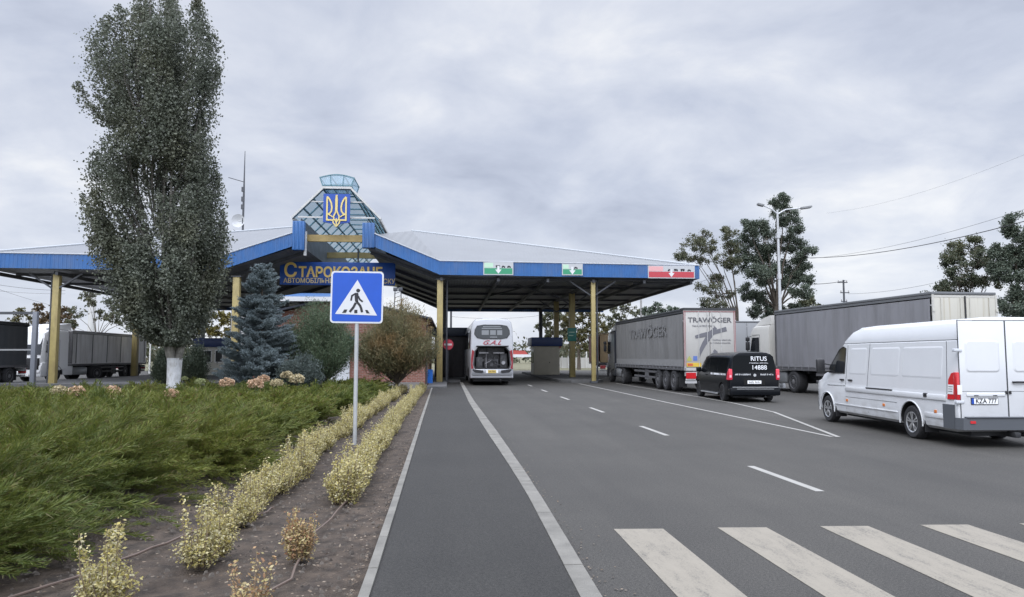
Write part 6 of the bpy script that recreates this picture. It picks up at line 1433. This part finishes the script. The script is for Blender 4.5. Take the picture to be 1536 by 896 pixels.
# utility poles
def util_pole(px, pytop, D, lab, arm=None, r_=.11, col=steel):
    b = AD(px,560,D); k = pxm(D); t = thing('utility_pole', lab, 'pole', (b.x,b.y,0)); zt = CH+(YH-pytop)*k; m = MB(); m.tube([(0,0,0),(0,0,zt)], [r_,r_*.7], 8); ob('pole', m, col, t)
    if arm:
        m = MB()
        for (dx,dz,w_) in arm: m.bar(tuple(RIGHT*(dx-w_)+Vector((0,0,zt+dz))), tuple(RIGHT*(dx+w_)+Vector((0,0,zt+dz))), .09)
        ob('cross_arm', m, dsteel, t); m = MB()
        for (dx,dz,w_) in arm:
            for s_ in (-1,1): p = RIGHT*(dx+s_*w_*.85); m.lathe([(.03,0),(.06,.06),(.03,.12),(.06,.16),(0,.2)], (p.x,p.y,zt+dz+.05), 'z', 8)
        ob('insulator', m, M('insulator', (.3,.28,.26), .3), t)
    return t, b, zt
pole_c = M('concrete_pole', (.30,.295,.285), .85, var=.12)
util_pole(1270,420,75,'thin utility pole with cross arms above the grey trailer roof', [(-.1,-.25,.5),(.1,-1.3,.45),(0,-2.2,.3)], .13, dsteel)
util_pole(963,438,80,'plain pale concrete pole above the lettered trailer roof', None, .15, pole_c)
util_pole(626+254,468,115,'thin white pole behind the notice board column', None, .12, M('pole_white', (.6,.6,.58), .6))
util_pole(224,517,75,'thin white pole at the end of the panelled trailer', None, .10, M('pole_white', (0,0,0)))
util_pole(345,455,80,'thin pale pole behind the spruce', None, .09, pole_c)
util_pole(676,440,92,'dark utility pole seen through the canopy left of coach', [(.9,.2,.55)], .16, dsteel)
# thick pylon and lattice mast behind the poplar
b = AD(134,560,105); k = pxm(105); t = thing('radio_tower', 'pale slender radio tower behind the poplar crown', 'tower', (b.x,b.y,0)); zt = CH+(YH-380)*k
m = MB(); m.tube([(0,0,0),(0,0,zt)], [.55,.38], 12); ob('shaft', m, M('tower_pale', (.50,.50,.49), .7), t)
m = MB(); z2 = CH+(YH-225)*k
for i in range(3):
    a = 2*PI*i/3; m.tube([(.36*math.cos(a),.36*math.sin(a),zt),(.18*math.cos(a),.18*math.sin(a),z2)], .035, 5)
nseg = 16
for j in range(nseg):
    for i in range(3):
        a, c_ = 2*PI*i/3, 2*PI*(i+1)/3; za, zb_ = zt+(z2-zt)*j/nseg, zt+(z2-zt)*(j+1)/nseg; ra, rb_ = .36-.18*j/nseg, .36-.18*(j+1)/nseg; m.bar((ra*math.cos(a),ra*math.sin(a),za),(rb_*math.cos(c_),rb_*math.sin(c_),zb_),.035)
for dx in (-.4,.4): m.tube([(dx,0,z2-1.5),(dx,0,z2+1.6)], .04, 5); m.bar((0,0,z2-1.2),(dx,0,z2-1.2),.05)
ob('lattice', m, M('lattice_grey', (.42,.42,.42), .5), t)
for i in range(3):
    pass
b = AD(105,560,100); k = pxm(100)
# mast on the left of the canopy gable
D = 86; b = AD(358,560,D); k = pxm(D); zt = CH+(YH-222)*k
t = thing('antenna_mast', 'thin antenna mast with side arm behind the left canopy roof', 'mast', (b.x,b.y,0))
m = MB(); m.tube([(0,0,0),(0,0,CH+(YH-290)*k),(0,0,CH+(YH-262)*k),(0,0,zt)], [.14,.12,.08,.035], 8); ob('pole', m, dsteel, t)
m = MB(); p = RIGHT*(-24*k); m.tube([(0,0,CH+(YH-270)*k),(p.x,p.y,CH+(YH-263)*k)], .045, 6); ob('side_arm', m, dsteel, t)
m = MB()
for py in (285,300,312): m.box(-.25,.05,-.15,.1,CH+(YH-py)*k,CH+(YH-py)*k+.55)
ob('antenna_box', m, dsteel, t)
m = MB(); p = RIGHT*(-7*k); zc2 = CH+(YH-330)*k; 
m.lathe([(0,.25),(.4,.18),(.75,.0),(.78,-.02),(.4,.14),(0,.2)], (p.x,p.y-.2,zc2), 'y', 18); m.bar((0,0,zc2),(p.x,p.y,zc2),.08); dsh = ob('dish', m, M('dish_pale', (.45,.46,.47), .5), t)

# overhead cables
cab_m = M('cable', (.03,.03,.032), .6)
def cable(a, b_, sag, r_, lab, n_=24):
    m = MB(); pts = [tuple(a+(b_-a)*(i/n_)-Vector((0,0,sag*4*(i/n_)*(1-i/n_)))) for i in range(n_+1)]; m.tube(pts, r_, 5); tag(ob('overhead_cable', m, cab_m), lab, 'cable')
cable(AD(1205,387,60), AD(1580,320,34), .55, .022, 'thick black cable sloping down from the right edge of the sky')
cable(AD(1215,388,62), AD(1580,300,36), .50, .009, 'thin cable just above the thick black one')
cable(AD(1240,320,70), AD(1600,205,40), .7, .005, 'faint highest cable crossing the upper right sky')
cable(AD(1202,426,66), AD(1268,421,75), .15, .028, 'short cable between the tall tree and utility pole')
cable(AD(1272,441,75), AD(1400,425,60), .2, .012, 'thin cable from the utility pole towards the right trees')
cable(AD(960,441,80), AD(1060,420,70), .2, .014, 'thin cable from the concrete pole to the leaning tree')
cable(AD(676,475,92), AD(830,470,112), .5, .016, 'thin cable behind the coach under the canopy')
cable(AD(-60,416,70), AD(98,436,80), .3, .016, 'upper cable under the left canopy corner')
cable(AD(-60,430,70), AD(98,441,84), .2, .012, 'middle cable under the left canopy corner')
cable(AD(-60,412,60), AD(150,470,100), .6, .012, 'steepest cable dropping behind the left truck')

# grey frame at the left edge
D = 28.5; b = AD(48,590,D); k = pxm(D)
t = thing('barrier_frame', 'grey steel gate frame standing at the left edge of the bed', 'gate', (b.x,b.y,0)); zt = CH+(YH-468)*k
m = MB(); m.box(-.085,.085,-.085,.085,0,zt,bev=.015); ob('post', m, M('post_blue_grey', (.15,.16,.185), .5, .2), t)
m = MB(); p = RIGHT*-3.0; m.bar((0,0,zt-.05),(p.x,p.y,zt-.05),.10); ob('top_rail', m, dsteel, t)
m = MB(); z_ = CH+(YH-525)*k; m.bar((0,0,z_),(p.x,p.y,z_),.06); ob('middle_rail', m, M('rail_pale', (.22,.225,.23), .5), t)
m = MB(); m.box(p.x-.1,p.x+.1,p.y-.1,p.y+.1,0,zt,bev=.015); ob('post', m, M('post_blue_grey', (0,0,0)), t)

# far wall, pavilion and small fence beyond the canopy
m = MB(); a_, b_ = AD(835,545,112), AD(925,545,112)
wl_ = thing('boundary_wall', 'low pale panel wall beyond the traffic island', 'wall', (a_.x,a_.y,0))
m = MB(); d = b_-a_; nn = 10
for i in range(nn):
    p, q = d*(i/nn), d*((i+.93)/nn); m.bar((p.x,p.y,.85),(q.x,q.y,.85),1.7,.10) if False else m.box(p.x,q.x,p.y-.05,p.y+.05,0,1.55)
ob('panel', m, M('wall_pale', (.42,.41,.38), .8), wl_)
m = MB()
for i in range(nn+1): p = d*(i/nn); m.box(p.x-.16,p.x-.02,p.y-.12,p.y+.12,0,1.75)
ob('post', m, M('wall_post', (.5,.49,.46), .8), wl_)
c_ = AD(782,545,100); t = thing('pavilion', 'small white pavilion with red roof far behind the coach', 'pavilion', (c_.x,c_.y,0))
m = MB(); m.box(-1.9,1.9,-1.2,1.2,1.65,2.0); 
for sx_ in (-1.8,1.8): m.box(sx_-.08,sx_+.08,-1.1,-.94,0,1.65); m.box(sx_-.08,sx_+.08,.94,1.1,0,1.65)
ob('frame', m, white, t); m = MB(); m.prism([(-1.5,2.0),(.8,2.0),(.4,2.5),(-1.2,2.55)], -1.0, 1.0, 'y'); ob('roof', m, M('roof_red', (.35,.06,.05), .6), t)
# small leaves and grit lying on the asphalt by the kerb
rng = np.random.default_rng(9); n = 420; Y = 4+rng.uniform(0,1,n)**1.7*24; X = np.array([interp(KO, float(y)) for y in Y])+.03+rng.exponential(.12,n)
P = np.stack([X,Y,np.full(n,.012)],1); ax = rng.normal(size=(n,3)); ax[:,2] *= .12; ax = unit(ax); sd = unit(np.cross(ax, np.array([0,0,1.])+rng.normal(0,.2,(n,3)))); s_ = rng.uniform(.008,.032,n)[:,None]
V = np.stack([P-ax*s_*.5,P+sd*s_*.35,P+ax*s_*.5,P-sd*s_*.35],1).reshape(-1,3); kind(link('kerb_litter', np_mesh('kerb_litter', V, np.arange(n*4).reshape(n,4), dl)), 'stuff')
